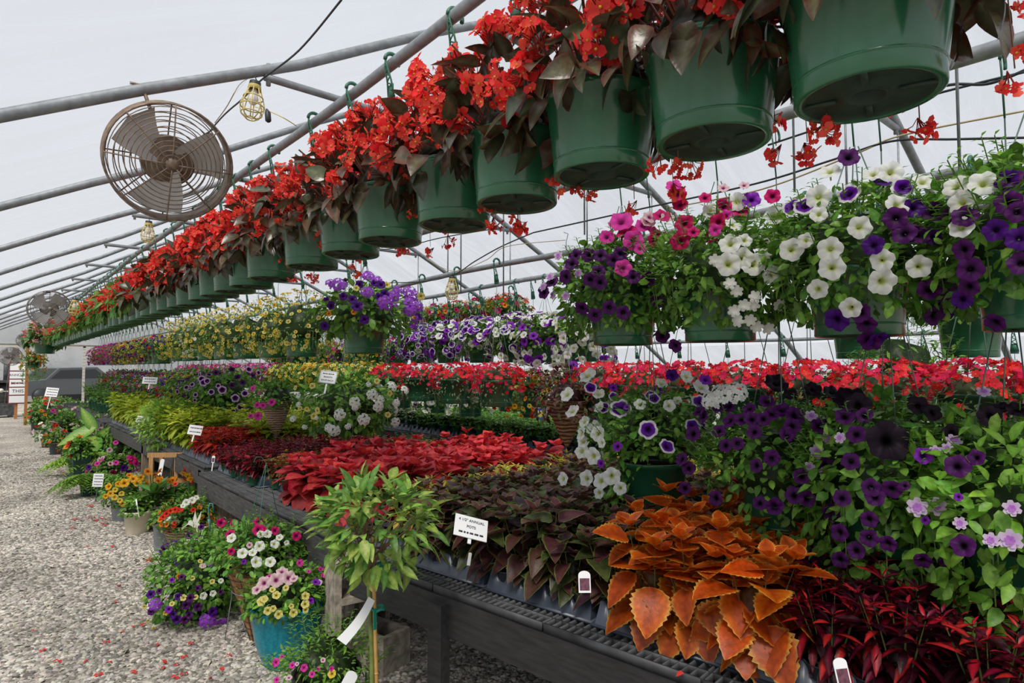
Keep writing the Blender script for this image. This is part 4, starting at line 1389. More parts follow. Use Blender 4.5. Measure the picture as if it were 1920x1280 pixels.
rl, cl = cone('wicker_cone_basket', 517, 826, 752, R3X, .16, 'wicker', petunia_fol(420, .26, .2, .08, (.03, .06), low=.25), None, 'wicker cone basket with bright pink calibrachoas, hanging over dark red coleus')
for px, py, r in crop([(595, 885, 7), (655, 910, 7), (630, 1005, 6), (672, 1010, 6), (735, 985, 7), (635, 1085, 8), (580, 1085, 5)], 320, 500, 3.879):
    place_flower(rl, cl, np.array([.27, .27, .3]), .28, px, py, r, 'HOTPINK')
rm_y = row_y(425, R3X, 1.03)
cm_ = np.array([R3X, rm_y, 1.03])
rm = basket(cm_, 'hanging green pot of pale rimmed violet petunias, next past the wicker cone', petunia_fol(700, .40, .3, .2, (.035, .075), low=.4), None, R2P, 'petunia baskets of the lower row', apex=.95)
for px, py, r in crop([(570, 745, 7), (375, 895, 8), (295, 910, 6), (470, 955, 8), (510, 1020, 8), (455, 1048, 5), (540, 920, 7), (240, 840, 8), (155, 855, 5), (345, 865, 5), (180, 930, 5), (175, 970, 4), (640, 770, 5), (225, 815, 7), (265, 830, 6)], 320, 500, 3.879):
    place_flower(rm, cm_, np.array([.42, .42, .36]), .23, px, py, r, 'PALERIM')
for px, py, r in crop([(485, 800, 6), (445, 745, 6), (445, 860, 6), (525, 840, 6), (560, 1045, 6), (600, 790, 6), (330, 770, 6)], 320, 500, 3.879):
    place_flower(rm, cm_, np.array([.42, .42, .36]), .23, px, py, r, 'PLUM')
BP = [bl(['PALERIM', 'PLUM', 'BLUEV', 'PALERIM'], 85, .36, .28, .24, (.028, .04), .4), bl(['BLUEV', 'PLUM', 'YEL'], 75, .36, .28, .24, (.025, .036), .4), bl(['VIOLET', 'HOTPINK', 'REDF', 'PALEPINK', 'RIM'], 90, .36, .28, .24, (.024, .036), .4)]
FPm = [petunia_fol(420, .36, .28, .22, (.035, .07), low=.45, nsp=10) for _ in range(2)]
for i in range(22):
    y = rm_y + .55 + i * .47
    if y > 17.5:
        break
    b_ = BP[0] if i < 2 else BP[1] if i < 4 else BP[2]
    lab = ['pale rimmed petunia basket, next beyond the rimmed petunia pot of the lower row', 'pale rimmed violet petunia basket two along from the rimmed petunia pot', 'violet petunia basket with yellow flowers, three along in the lower row', 'deep violet petunia basket with yellow flowers, four along in the lower row'][i] if i < 4 else 'mixed pink, violet and red basket in the far stretch of the lower row'
    basket((R3X, y, 1.03), lab, FPm[i % 2], b_, R2P, 'petunia baskets of the lower row' if i < 4 else 'mixed far baskets of the lower row', apex=.95)

# ------------------------------------------------------------------ orange purslane row
def purslane_fol():
    b = foliage_mb(LG, 420, .24, .1, .2, .26, (.018, .035), low=.5, shell=.6)
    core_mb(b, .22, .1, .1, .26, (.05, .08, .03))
    return b.mesh('foliage', ['leaf'])


PSL = star_t(5, (0.76, 0.020, 0.045), (0.85, 0.26, 0.03), .95, .2, .08)
PSL2 = star_t(5, (0.72, 0.015, 0.095), (0.8, 0.10, 0.05), .95, .2, .08)
PSL3 = star_t(5, (0.82, 0.035, 0.03), (0.85, 0.34, 0.03), .95, .2, .08)
FPU = [purslane_fol() for _ in range(2)]
BPU = [bl([PSL, PSL2, PSL3], 230, .25, .13, .12, (.015, .025), .2, zc=.27, rnd=.5) for _ in range(2)]
R4B = 3.28
y0 = row_y(931, R4B, 1.28)
sh = 0
for i, px in enumerate((931, 856, 790, 738)):
    y = row_y(px, R4B, 1.28)
    basket((R4B, y, 1.28), 'green hanging pot of orange red purslane with grey leaves, %s from the coco cone' % ORD[i], FPU[i % 2], BPU[i % 2], R4P, 'orange purslane baskets with pots in view', apex=.85)
for i in range(9):
    y = 0.35 + i * .36
    if y > 3.2:
        break
    basket((R4B, y, 1.27), 'orange red purslane basket hidden below by the plum petunias of the lower row', FPU[i % 2], BPU[i % 2], R4P, 'orange purslane baskets behind the plum petunias', apex=.85)
BYL = bl(['YEL', 'GOLD', 'PALEYEL'], 120, .26, .16, .16, (.02, .03), .35)
BPK = bl(['HOTPINK', 'MAGENTA', 'PALEPINK', 'VIOLET'], 110, .26, .16, .16, (.02, .03), .35)
FLW = [petunia_fol(300, .26, .14, .16, (.03, .05), low=.45, nsp=6) for _ in range(2)]
yl = row_y(738, R4B, 1.28)
for i in range(20):
    y = yl + .45 + i * .44
    if i < 7:
        basket((R4B, y, 1.28), 'bright yellow basket in the row behind the white verbena', FLW[i % 2], BYL, R4P, 'yellow baskets behind the white verbena', apex=.85)
    else:
        basket((R4B, y, 1.28), 'pink and magenta basket in the row beyond the yellow ones', FLW[i % 2], BPK, R4P, 'pink baskets beyond the yellow ones', apex=.85)

# white and purple bicolor row
BWP = [bl(['WHITE', 'WHITE', 'RIM', 'VIOLET'], 150, .34, .27, .2, (.036, .05), .35, tm=PT), bl(['RIM', 'VIOLET', 'RIM', 'WHITE'], 150, .34, .27, .2, (.036, .05), .3, tm=PT), bl(['WHITE', 'WHITE', 'WHITE', 'VIOLET'], 150, .34, .25, .28, (.036, .05), .5, tm=PT)]
FW = [petunia_fol(520, .31, .22, .14, (.03, .06), low=.3, nsp=14) for _ in range(2)]
for i, (px, bk, lab) in enumerate(((1096, 2, 'hanging pot trailing white petunias beside the dark purple one, thin wires above'), (1022, 2, 'white petunia hanging pot with a few violet blooms, second in the bicolor row'), (968, 0, 'white and violet petunia hanging pot, third in the bicolor row'), (903, 0, 'white and violet petunia hanging pot above the orange purslane, fourth in the bicolor row'), (842, 1, 'white edged violet petunia pot, fifth in the bicolor row'), (790, 1, 'white edged violet petunia pot at the end of the bicolor row'))):
    y = row_y(px, R5X, 1.66)
    basket((R5X, y, 1.66), lab, FW[i % 2], BWP[bk], R5P, 'bicolor petunia baskets')
for i in range(9):
    y = row_y(790, R5X, 1.66) + .6 + i * .55
    basket((R5X, y, 1.63), 'yellow and pink basket in the far stretch of the bicolor row' , FLW[i % 2], BYL if i % 3 else BPK, R5P, 'far baskets of the bicolor row')
FPAR = petunia_fol(300, .2, .2, .05, (.03, .06), low=.15, nsp=14)
for px, lab in ((1612, 'green hanging pot part hidden under the big white petunia basket'), (1820, 'green hanging pot under the plum petunias with four long wires in front')):
    y = row_y(px, R5X, 1.66)
    basket((R5X, y, 1.66), lab, FPAR, None, R5P, 'pots behind the upper petunias')
# leafy green basket above the purslane flowers
y = row_y(1700, 3.9, 1.36)
basket((3.9, y, 1.33), 'leafy green geranium basket standing up above the purslane flowers', petunia_fol(380, .27, .3, .04, (.03, .055), LN, low=.1, nsp=60), None, R5P, 'pots behind the upper petunias', apex=.8)

# pink and orange baskets hung high under the far slope
BPO = [bl(['MAGENTA', 'CRIMSON', 'ORANGE', 'REDF'], 60, .32, .24, .2, (.034, .046), .3), bl(['MAGENTA', 'CRIMSON', 'PALEPINK', 'ORANGE'], 60, .32, .24, .2, (.034, .046), .3)]
for i, px in enumerate((955, 905, 862, 825, 790)):
    y = row_y(px, R6X, 1.98)
    basket((R6X, y, 2.12), '%s pink and orange petunia basket hung high behind the open pipe end' % ORD[i], FW[i % 2], BPO[i % 2], R6P, 'pink and orange high baskets')
# low row along the far side wall
BW7 = bl(['HOTPINK', 'MAGENTA', 'WHITE'], 70, .26, .16, .1, (.03, .04), .2)
for i in range(13):
    y = 1.1 + i * .62
    basket((R7X, y, 1.22), 'pink petunia basket on long wires in the row along the far side wall', FLW[i % 2], BW7, R7P, 'baskets along the far side wall', apex=.48)

# dense orange and yellow calibrachoas low behind the purslane pots
BOY = [bl(['YEL', 'GOLD', 'ORANGE', 'REDF'], 130, .34, .22, .24, (.024, .034), .5), bl(['WHITE', 'WHITE', 'BLUEV'], 60, .32, .22, .22, (.036, .046), .4), bl(['HOTPINK', 'MAGENTA', 'PALEPINK'], 60, .3, .2, .2, (.03, .04), .4)]
for px, X, z, k, lab in ((1000, 4.3, 1.10, 0, 'gold and orange calibrachoa basket behind the coco cone'), (958, 4.5, 1.12, 0, 'gold calibrachoa basket just behind the last purslane pot'), (882, 4.5, 1.02, 1, 'white petunia basket below the purslane pots'), (815, 4.5, 1.02, 1, 'white and violet petunia basket hanging low behind the verbena'), (752, 4.5, 1.04, 2, 'pink petunia basket hanging low behind the white verbena'), (1120, 4.4, 1.1, 1, 'white petunia basket showing between the coco cone and the white cascade')):
    y = row_y(px, X, z)
    basket((X, y, z), lab, FLW[k % 2], BOY[k], R5P, 'low baskets behind the purslane', apex=1.0)
# coco vine cone with dark red foliage
DKR = [small_leaf((0.06, 0.012, 0.014), .6), small_leaf((0.13, 0.05, 0.045), .55), small_leaf((0.10, 0.10, 0.03), .5)]
b = foliage_mb(DKR, 420, .24, .26, .12, .25, (.03, .055), low=.25)
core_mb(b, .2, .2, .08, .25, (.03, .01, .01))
cone('vine_cone_basket', 1063, 838, 752, 3.02, .15, 'vine', b.mesh('foliage', ['leaf']), None, 'brown twisted vine cone basket with dark red foliage', R4P)
c = on_x(1015, 775, 3.05)
root = thing('plant_tag', 'blue, white and yellow plant tag dangling beside the vine cone', 'tag', c)
V, Fs = box((0, 0, 0), (.05, .003, .085))
link('card', simple('card', [(V, Fs)], ['white_card']), root, rot=(0, 0, -.7))
link('photo', simple('photo', [box((0, -.002, -.005), (.05, .002, .035))], ['tag_yellow']), root, rot=(0, 0, -.7))
for z in (.032, -.036):
    link('band', simple('band', [box((0, -.002, z), (.05, .002, .018))], ['tag_blue']), root, rot=(0, 0, -.7))
link('string', simple('string', [tube([(0, 0, .04), (.01, .02, .12), (.06, .05, .2)], .0015, 4)], ['wire']), root)
# ------------------------------------------------------------------ benches
BT = 0.655                                  # bench top
NO = np.array([1.48, 2.5])                  # a point of the near bench's front edge
NA = math.radians(7.6)
ND = np.array([-math.sin(NA), math.cos(NA)])   # along it, away from us
NX = np.array([math.cos(NA), math.sin(NA)])    # across it


def nb(lx, ly, z=0.0):
    p = NO + NX * lx + ND * ly
    return np.array([p[0], p[1], z])


def nby(px, lx, z):
    """where along the near bench column px is, at lx across and height z"""
    k = (px - 960) / F
    a = RC[:, 0] + k * RC[:, 2]
    b = nb(lx, 0, z) - EYE
    return -(a @ b) / (a[0] * ND[0] + a[1] * ND[1])


def make_bench(name, label, loc, rz, y0, y1, width, legs, boardmat, grate=True, legkind='plain', boardh=.16):
    root = thing(name, label, 'bench', loc, rz)
    gz = BT - .035
    V = []
    link('front_board', simple('front_board', [box((.02, (y0 + y1) / 2, gz - boardh / 2), (.04, y1 - y0, boardh))], [boardmat]), root)
    link('rear_board', simple('rear_board', [box((width - .02, (y0 + y1) / 2, gz - boardh / 2), (.04, y1 - y0, boardh))], [boardmat]), root)
    for y in (y0 + .02, y1 - .02):
        link('end_board', simple('end_board', [box((width / 2, y, gz - boardh / 2 - .002), (width - .08, .036, boardh))], [boardmat]), root)
    # joists keep the middle dark
    b = MB()
    for y in np.arange(y0 + .4, y1 - .2, .5):
        b.add(*box((width / 2, y, gz - .05), (width - .1, .05, .09)))
    link('joist', b.mesh('joist', [boardmat]), root)
    # open plastic grating panels
    n = max(1, int(round((y1 - y0) / .62)))
    ln = (y1 - y0) / n
    b = MB()
    for x in np.linspace(0.012, width - .012, int(width / .058)):
        b.add(*box((x, 0, gz + .0175), (.007, ln - .008, .035)))
    for y in np.linspace(-ln / 2 + .008, ln / 2 - .008, int(ln / .031)):
        b.add(*box((width / 2, y, gz + .0205), (width - .02, .0055, .028)))
    g = b.mesh('grating', ['grate'])
    for i in range(n):
        link('grating', g, root, (0, y0 + ln * (i + .5), 0))
    for (x, y, w, d) in legs:
        o = link('leg', simple('leg', [box((x, y, (gz - .02) / 2), (w, d, gz - .02))], [boardmat if legkind == 'plain' else 'wood_old']), root)
    return root


make_bench('slatted_bench', 'black weathered bench under the dark and orange coleus, black plastic grating on top', nb(0, 0), NA, -3.3, .42, 2.15,
           [(-.015, nby(822, -.015, .3), .05, .085), (-.015, -2.3, .05, .085), (2.0, -.5, .09, .09), (2.0, -2.4, .09, .09)], 'board')
make_bench('slatted_bench', 'grey weathered bench carrying red coleus, propped on concrete blocks', (1.49, 0, 0), 0, 3.24, 6.13, 2.15,
           [(.12, 6.0, .1, .09), (.12, 5.72, .1, .09), (2.0, 4.3, .09, .09), (2.0, 5.9, .09, .09)], 'board_grey', legkind='wood')
o = link('bench_brace', simple('bench_brace', [box((1.61, 5.86, .38), (.06, .22, .05))], ['wood_old']))
tag(o, 'short grey wooden brace joining the two end posts of the grey bench', 'brace')
make_bench('slatted_bench', 'dark bench behind the little wooden ladder, beyond the grey bench', (1.62, 0, 0), 0, 6.45, 12.6, 2.1,
           [(.05, 6.6, .1, .1), (.05, 9.5, .1, .1), (2.0, 9, .09, .09)], 'board_grey', legkind='wood')
make_bench('slatted_bench', 'far dark bench of seedlings and lime plants at the end of the aisle', (1.6, 0, 0), 0, 12.9, 20.5, 2.1, [(.05, 13.2, .1, .1), (2.0, 18, .09, .09)], 'board_grey')
make_bench('slatted_bench', 'long dark bench of small green bedding plants across the second aisle', (4.75, 0, 0), 0, -.5, 14, 1.9, [(.1, 1, .09, .09), (.1, 6, .09, .09), (.1, 11, .09, .09), (1.8, 4, .09, .09)], 'board')


# concrete blocks that prop the joint of the two near benches
def block(label, loc, rz, standing):
    w, d, h, t = .195, .195, .395, .034
    parts = [box((-w / 2 + t / 2, 0, h / 2), (t, d, h)), box((w / 2 - t / 2, 0, h / 2), (t, d, h))]
    for z in (t / 2, h / 2, h - t / 2):
        parts.append(box((0, 0, z), (w - 2 * t, d, t)))
    me = simple('concrete_block', parts, ['concrete'])
    o = link('concrete_block', me, None, loc, (0, 0, rz) if standing else (PI / 2, 0, rz))
    tag(o, label, 'block')


block('concrete block standing on end with two open cells facing out, under the bench joint', (1.505, 3.10, .195), -.16, True)
block('concrete block lying flat on the gravel below the upright one', (1.60, 3.30, .0975), 0.25, False)
block('second concrete block standing on end behind the first, under the bench joint', (1.76, 3.38, .0), 0.1, True)


# ------------------------------------------------------------------ trays
def tray_mesh(L=.53, W=.27, h=.085, cups=4):
    """tapered tray; its long front has low cut-outs that show the cups"""
    b = MB()
    f = .022
    # front and back walls with scalloped upper edges
    n = 48
    for s in (-1, 1):
        V, Fs = [], []
        for i in range(n + 1):
            y = -L / 2 + L * i / n
            ph = (i / n * cups) % 1.0
            dip = max(0.0, 1 - abs(ph - .5) / .27)
            zt = h - .045 * min(1, dip * 2.2) * (1 if 0 < i < n else 0)
            xo = s * (W / 2 - .028 * (zt / h))
            V += [(s * W / 2, y, 0), (xo, y * (1 - .04 * zt / h), zt), (xo - s * .018, y * .96, zt)]
        for i in range(n):
            a = i * 3
            Fs += [(a, a + 3, a + 4, a + 1), (a + 1, a + 4, a + 5, a + 2)]
        b.add(V, Fs)
    for s in (-1, 1):
        y = s * L / 2
        b.add([(-W / 2, y, 0), (W / 2, y, 0), (W / 2 - .028, y * .96, h), (-W / 2 + .028, y * .96, h), (-W / 2 + .028, y * .93, h), (W / 2 - .028, y * .93, h)], [(0, 1, 2, 3), (3, 2, 5, 4)])
    # foot flange
    b.add(*box((0, 0, .004), (W + .02, L + .02, .008)))
    # cups
    for r in range(2):
        for k in range(cups):
            y = -L / 2 + L * (k + .5) / cups
            V, Fs = lathe([(.038, .008), (.056, h * .95), (.060, h), (.056, h), (.034, .012), (0, .012)], 14)
            b.add(V + np.array([(-.5 + r) * W * .46, y, 0]), Fs, (1, 1, 1), 1)
    return b.mesh('plant_tray', ['tray', 'tray_dark'])


TRAY = tray_mesh()
kt = 0


def tray(p, rz, label, group=None):
    o = link('plant_tray', TRAY, None, p, (0, 0, rz))
    tag(o, label, 'tray', group)


ta = nby(774, .17, BT)
for i in range(5):
    y = ta - .265 - i * .555
    lab = ['grey plastic tray under the small yellow and red coleus end of the near bench', 'grey plastic tray under the middle of the dark coleus, front of the bench', 'grey plastic tray with empty cups between dark and orange coleus', 'grey plastic tray under the orange coleus, front of the bench', 'grey plastic tray under the red and black coleus'][min(i, 4)]
    tray(nb(.255, y, BT), NA + .02, lab, None if i < 4 else 'trays under the red and black coleus')
tray(nb(.255, ta + .30, BT), NA - .03, 'grey plastic tray at the end of the near bench, beside the staked tree')
for i, y in enumerate(np.arange(3.6, 6.0, .56)):
    tray((1.49 + (.40 if y < 4.9 else .30), y, BT), 0.02, '%s grey tray from the concrete blocks on the red coleus bench' % ORD[i])
for i, y in enumerate(np.arange(6.8, 12.5, .56)):
    tray((1.82, y, BT), 0, 'grey plastic tray on the bench behind the wooden ladder', 'trays on the bench behind the ladder')
for i, y in enumerate(np.arange(1, 13, .56)):
    for j in range(2):
        tray((4.98 + .3 * j, y, BT), 0, 'dark tray of bedding plants on the bench across the second aisle', 'trays across the second aisle')


# ------------------------------------------------------------------ coleus and bedding plants in small pots
SPOT = pot_mesh('pot', .052, .038, .085, ['pot_small', 'pot_under', 'soil'], lip=.008, band=False, seg=20)


def coleus_mesh(leaves, h, L, stems=4, lev=5, spread=.07, droop=.25, up=.35, z0=.085, stemc=(.12, .14, .04), low=0.0, mat='leaf', wild=.25, side=2):
    """leafy stems: rosettes of raised leaves at the tips, wider and flatter pairs below, drooping at the foot"""
    b = MB()
    for s in range(stems):
        a0 = 2 * PI * s / stems + rng.uniform(-.4, .4)
        sp = spread * rng.uniform(.6, 1.15) if stems > 1 else spread * .2
        hh = h * rng.uniform(.72, 1.08)
        tip = np.array([sp * math.cos(a0), sp * math.sin(a0), z0 + hh])
        bs = np.array([tip[0] * .25, tip[1] * .25, z0 - .01])
        V, Fs = tube([bs, (bs + tip) / 2, bs + (tip - bs) * .97], [.0032, .0026, .001], 5, cap=False)
        b.add(V, Fs, stemc)
        pa = rng.uniform(0, PI)
        for j in range(lev):
            f = .12 + .88 * (j / (lev - 1)) if not low else low + (1 - low) * j / (lev - 1)
            q = bs + (tip - bs) * f
            top = lev - 1 - j
            size = L * (.42 if top == 0 else .8 if top == 1 else 1.0) * rng.uniform(.85, 1.12)
            n = 4 if top == 0 else side
            for m_ in range(n):
                a = pa + j * PI / 2 + 2 * PI * m_ / n + rng.uniform(-wild, wild)
                rise = (1.1 if top == 0 else up * 1.6 if top == 1 else up * .7 if top == 2 else -droop) + rng.uniform(-.32, .28)
                d = np.array([math.cos(a), math.sin(a), rise])
                R = frames(d[None], np.array([0, 0, 1.0]) + rng.normal(size=3) * .18)
                t = leaves[rng.integers(len(leaves))]
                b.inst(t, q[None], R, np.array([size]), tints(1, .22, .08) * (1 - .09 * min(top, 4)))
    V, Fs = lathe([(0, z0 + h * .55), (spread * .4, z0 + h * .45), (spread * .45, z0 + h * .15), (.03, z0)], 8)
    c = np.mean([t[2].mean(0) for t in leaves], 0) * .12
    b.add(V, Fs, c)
    return b.mesh('foliage', [mat])


def cl(col, L=1, W=.66, edge=None, core=None, serr=.06, n=8, shape='heart', droop=.28, fold=.16, mid=None, cw=.55):
    c = np.array(col)
    return leaf_t(L, W, n, shape, fold, droop, mid=c * 1.15 if mid is None else mid, inn=c, edge=edge, core=core, serr=serr, stalk=.12, cw=cw)


LIMEE = (0.22, 0.30, 0.06)
DARKC = [cl(c, edge=LIMEE, W=.68) for c in ((.115, .036, .042), (.15, .048, .050), (.09, .036, .052), (.13, .056, .036))] + [cl((.075, .10, .03), edge=LIMEE, W=.66)]
ORGC = [cl(c, edge=(.88, .52, .09), W=.80, serr=.12, n=18, fold=.10, droop=.26, mid=(.50, .07, .005), shape='ovate') for c in ((.80, .165, .008), (.72, .13, .008), (.86, .21, .012), (.70, .10, .008))]
DREDC = [cl(c, W=.74, serr=.1) for c in ((.17, .008, .005), (.28, .016, .008), (.12, .008, .006))]
REDC = [cl(c, W=.92, fold=.08, serr=.03, droop=.22, shape='ovate', mid=(.68, .07, .07)) for c in ((.56, .016, .052), (.64, .030, .045), (.46, .010, .050), (.72, .060, .035))]
YRC = [cl((.72, .64, .09), W=.28, core=(.34, .02, .02), shape='lance', serr=.12, droop=.35)] + [cl((.66, .62, .08), W=.24, core=(.60, .56, .07), shape='lance', serr=.15, droop=.4), cl((.74, .68, .12), W=.24, core=(.56, .40, .05), shape='lance', serr=.15, droop=.4), cl((.50, .56, .08), W=.22, shape='lance', serr=.12, droop=.4)]
RBC = [cl((.022, .002, .006), W=.30, core=c, shape='lance', serr=.10, droop=.35, cw=.34) for c in ((.50, .010, .03), (.20, .004, .03), (.62, .025, .025), (.06, .002, .012), (.035, .002, .01))]
FINE = [cl(c, W=.55, n=4, serr=0) for c in ((.17, .006, .022), (.28, .009, .02), (.10, .006, .018), (.24, .007, .032))]
FIRE = [cl(c, W=.5, n=4, serr=0) for c in ((.52, .025, .012), (.35, .012, .015), (.60, .05, .02))]
BRN = [cl((.36, .28, .04), W=.6, n=4, core=(.26, .06, .02), serr=.08), cl((.50, .42, .06), W=.6, n=4, core=(.24, .18, .03), serr=.08), cl((.40, .03, .02), W=.6, n=4)]
LIMC = [cl(c, W=.6, n=4, serr=0) for c in ((.48, .58, .035), (.36, .50, .035), (.55, .60, .06))]
GRN = [small_leaf(c, .55, 2) for c in ((.17, .38, .07), (.24, .46, .10))]
VAR = [small_leaf(c, .5, 2) for c in ((.20, .32, .12), (.34, .42, .24), (.10, .22, .06))]

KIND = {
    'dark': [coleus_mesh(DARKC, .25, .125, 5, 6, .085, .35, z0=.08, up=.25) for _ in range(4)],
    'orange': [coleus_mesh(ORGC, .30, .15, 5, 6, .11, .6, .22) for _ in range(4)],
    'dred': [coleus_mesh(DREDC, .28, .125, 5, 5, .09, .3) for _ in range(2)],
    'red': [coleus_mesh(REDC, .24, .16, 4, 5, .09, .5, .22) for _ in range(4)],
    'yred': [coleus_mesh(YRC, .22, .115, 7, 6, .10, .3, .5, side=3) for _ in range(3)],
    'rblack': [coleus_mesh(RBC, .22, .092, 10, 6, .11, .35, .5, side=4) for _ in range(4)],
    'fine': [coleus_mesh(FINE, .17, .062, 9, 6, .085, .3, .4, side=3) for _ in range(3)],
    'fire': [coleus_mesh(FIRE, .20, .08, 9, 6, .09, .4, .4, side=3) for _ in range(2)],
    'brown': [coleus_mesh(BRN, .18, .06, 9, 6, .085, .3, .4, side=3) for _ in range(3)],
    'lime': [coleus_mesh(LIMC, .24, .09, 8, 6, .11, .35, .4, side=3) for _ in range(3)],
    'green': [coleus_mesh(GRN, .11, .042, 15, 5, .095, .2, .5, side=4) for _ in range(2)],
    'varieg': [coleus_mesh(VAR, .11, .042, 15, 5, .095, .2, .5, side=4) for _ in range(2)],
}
kn = {}


def plant(kind, p, label, group, pot=True, s=1.0, name='coleus_plant', cat='plant'):
    v = KIND[kind]
    root = thing(name, label, cat, p, rng.uniform(0, 6.28), group)
    if s != 1:
        root.scale = (s,) * 3
    if pot:
        link('pot', SPOT, root)
    link('foliage', v[kn.get(kind, 0) % len(v)], root)
    kn[kind] = kn.get(kind, 0) + 1
    return root


def patch(kind, fn, x0, x1, y0, y1, dx, dy, lab_front, lab_back, group, z=BT + .01, name='coleus_plant', s=(.9, 1.12), hump=0.0):
    """rows of potted plants; the first rank along the bench edge and the ranks behind it are told apart"""
    nx, ny = max(1, int(round((x1 - x0) / dx))), max(1, int(round((y1 - y0) / dy)))
    for i in range(nx):
        for j in range(ny):
            x = x0 + (i + .5) * (x1 - x0) / nx + rng.uniform(-.02, .02)
            y = y0 + (j + .5) * (y1 - y0) / ny + rng.uniform(-.02, .02)
            p = fn(x, y, z)
            q = RC.T @ (p + np.array([0, 0, .15]) - EYE)       # only what the photograph can see
            if q[2] > -.3 or abs(q[0] / q[2]) * F > 1085 or abs(q[1] / q[2]) * F > 790:
                continue
            plant(kind, p, lab_front if i == 0 else lab_back, group + (', front rank' if i == 0 else ', inner ranks'), i < 2, rng.uniform(*s), name)


mid = lambda x, y, z: np.array([x, y, z])
yd0, yd1 = nby(1185, .25, .75), nby(800, .25, .75)
patch('dark', nb, .13, 1.6, yd0, yd1, .175, .155, 'dark maroon coleus with thin green leaf edges along the front of the near bench', 'dark maroon coleus standing behind the front rank on the near bench', 'dark maroon coleus')
yo0 = nby(1480, .25, .75)
patch('orange', nb, .10, .80, yo0, yd0 - .03, .20, .19, 'bright orange coleus spilling over the bench edge', 'bright orange coleus just behind the spilling front rank', 'orange coleus')
patch('dred', nb, .78, 1.55, yo0, yd0 - .05, .18, .17, 'deep red coleus in the shade behind the orange coleus', 'deep red coleus far back behind the orange coleus', 'deep red coleus', s=(.9, 1.1))
patch('rblack', nb, .10, 1.7, -2.6, yo0 - .02, .19, .18, 'black and red streaked coleus along the bench edge, beside the orange coleus', 'black and red streaked coleus under the hanging plum petunias', 'black and red coleus')
yy1 = .40
patch('yred', nb, .18, 2.0, yd1 + .02, yy1, .2, .17, 'feathery yellow and red coleus at the bench edge beside the staked tree', 'feathery yellow and red coleus between the red and the dark coleus', 'yellow and red coleus')
patch('yred', nb, 1.56, 2.05, yd0 + .1, yd1, .17, .15, 'feathery yellow and red coleus behind the dark maroon block', 'feathery yellow and red coleus at the back of the near bench', 'yellow and red coleus behind the dark block')
# grey bench
yr0, yr1 = 3.28, row_y(552, 1.72, .8)
patch('red', mid, 1.64, 3.35, yr0, yr1, .21, .2, 'big leaved crimson coleus hanging over the edge of the grey bench', 'big leaved crimson coleus massed on the grey bench', 'crimson coleus')
yb1 = row_y(513, 1.75, .78)
patch('brown', mid, 1.68, 3.3, yr1 + .02, yb1, .18, .16, 'small olive and red coleus at the edge of the grey bench', 'small olive and red coleus in the strip beside the crimson block', 'olive and red coleus')
yf1 = 6.05
patch('fine', mid, 1.60, 3.0, yb1 + .1, yf1 - .02, .16, .155, 'small wine red coleus in a green pot at the end of the grey bench', 'small wine red coleus massed at the far end of the grey bench', 'wine red coleus')
patch('varieg', mid, 3.0, 3.6, yr1, yf1, .16, .16, 'pale variegated bedding plant behind the wine red coleus', 'pale variegated bedding plant at the back of the grey bench', 'variegated plants', name='bedding_plant')
# bench behind the ladder
patch('fire', mid, 1.70, 2.2, 6.5, 7.2, .16, .16, 'bright fiery red coleus on the corner of the bench behind the ladder', 'bright fiery red coleus just behind the corner ones', 'fiery red coleus')
patch('lime', mid, 2.1, 3.6, 6.5, 9.0, .27, .27, 'lime green coleus in the row behind the fiery red ones', 'lime green coleus on the bench behind the ladder', 'lime coleus', s=(1.1, 1.4))
patch('lime', mid, 1.66, 2.12, 7.3, 12.3, .23, .24, 'lime and green bedding plant along the front of the bench behind the ladder', 'lime and green bedding plant just behind the front of that bench', 'front plants of the bench behind the ladder', s=(1.2, 1.6), name='bedding_plant')
patch('lime', mid, 2.1, 3.2, 9.0, 12.4, .24, .24, 'lime green sweet potato vine on the far part of the bench', 'lime green sweet potato vine massed on the far part of the bench', 'far lime plants', s=(1.3, 1.7), name='bedding_plant')
patch('green', mid, 1.7, 3.2, 13.0, 17.5, .5, .6, 'bushy green plant on the far dark bench', 'bushy green plant massed on the far dark bench', 'far green plants', s=(2.2, 3.2), name='bedding_plant')
# second aisle bench
patch('green', mid, 4.84, 6.2, 1.5, 8.0, .26, .3, 'small green bedding plant in the front rank across the second aisle', 'small green bedding plant massed across the second aisle', 'bedding plants across the second aisle', s=(1.5, 1.9), name='bedding_plant')
patch('varieg', mid, 4.84, 5.6, 8.0, 13.0, .38, .4, 'pale bedding plant in the front rank at the far part of the second bench', 'pale bedding plant massed at the far part of the second bench', 'pale plants across the second aisle', s=(1.6, 2.0), name='bedding_plant')


# ------------------------------------------------------------------ small signs and tags
def letter(txt, size, parent, loc, mat='ink', rot=(PI / 2, 0, 0), align='CENTER'):
    cu = bpy.data.curves.new('lettering', 'FONT')
    cu.body = txt
    cu.size = size
    cu.align_x = align
    cu.align_y = 'CENTER'
    cu.extrude = 0.0004
    o = bpy.data.objects.new('tmp', cu)
    COL.objects.link(o)
    me = bpy.data.meshes.new_from_object(o.evaluated_get(bpy.context.evaluated_depsgraph_get()))
    bpy.data.objects.remove(o)
    me.materials.clear()
    me.materials.append(M[mat])
    return link('lettering', me, parent, loc, rot)


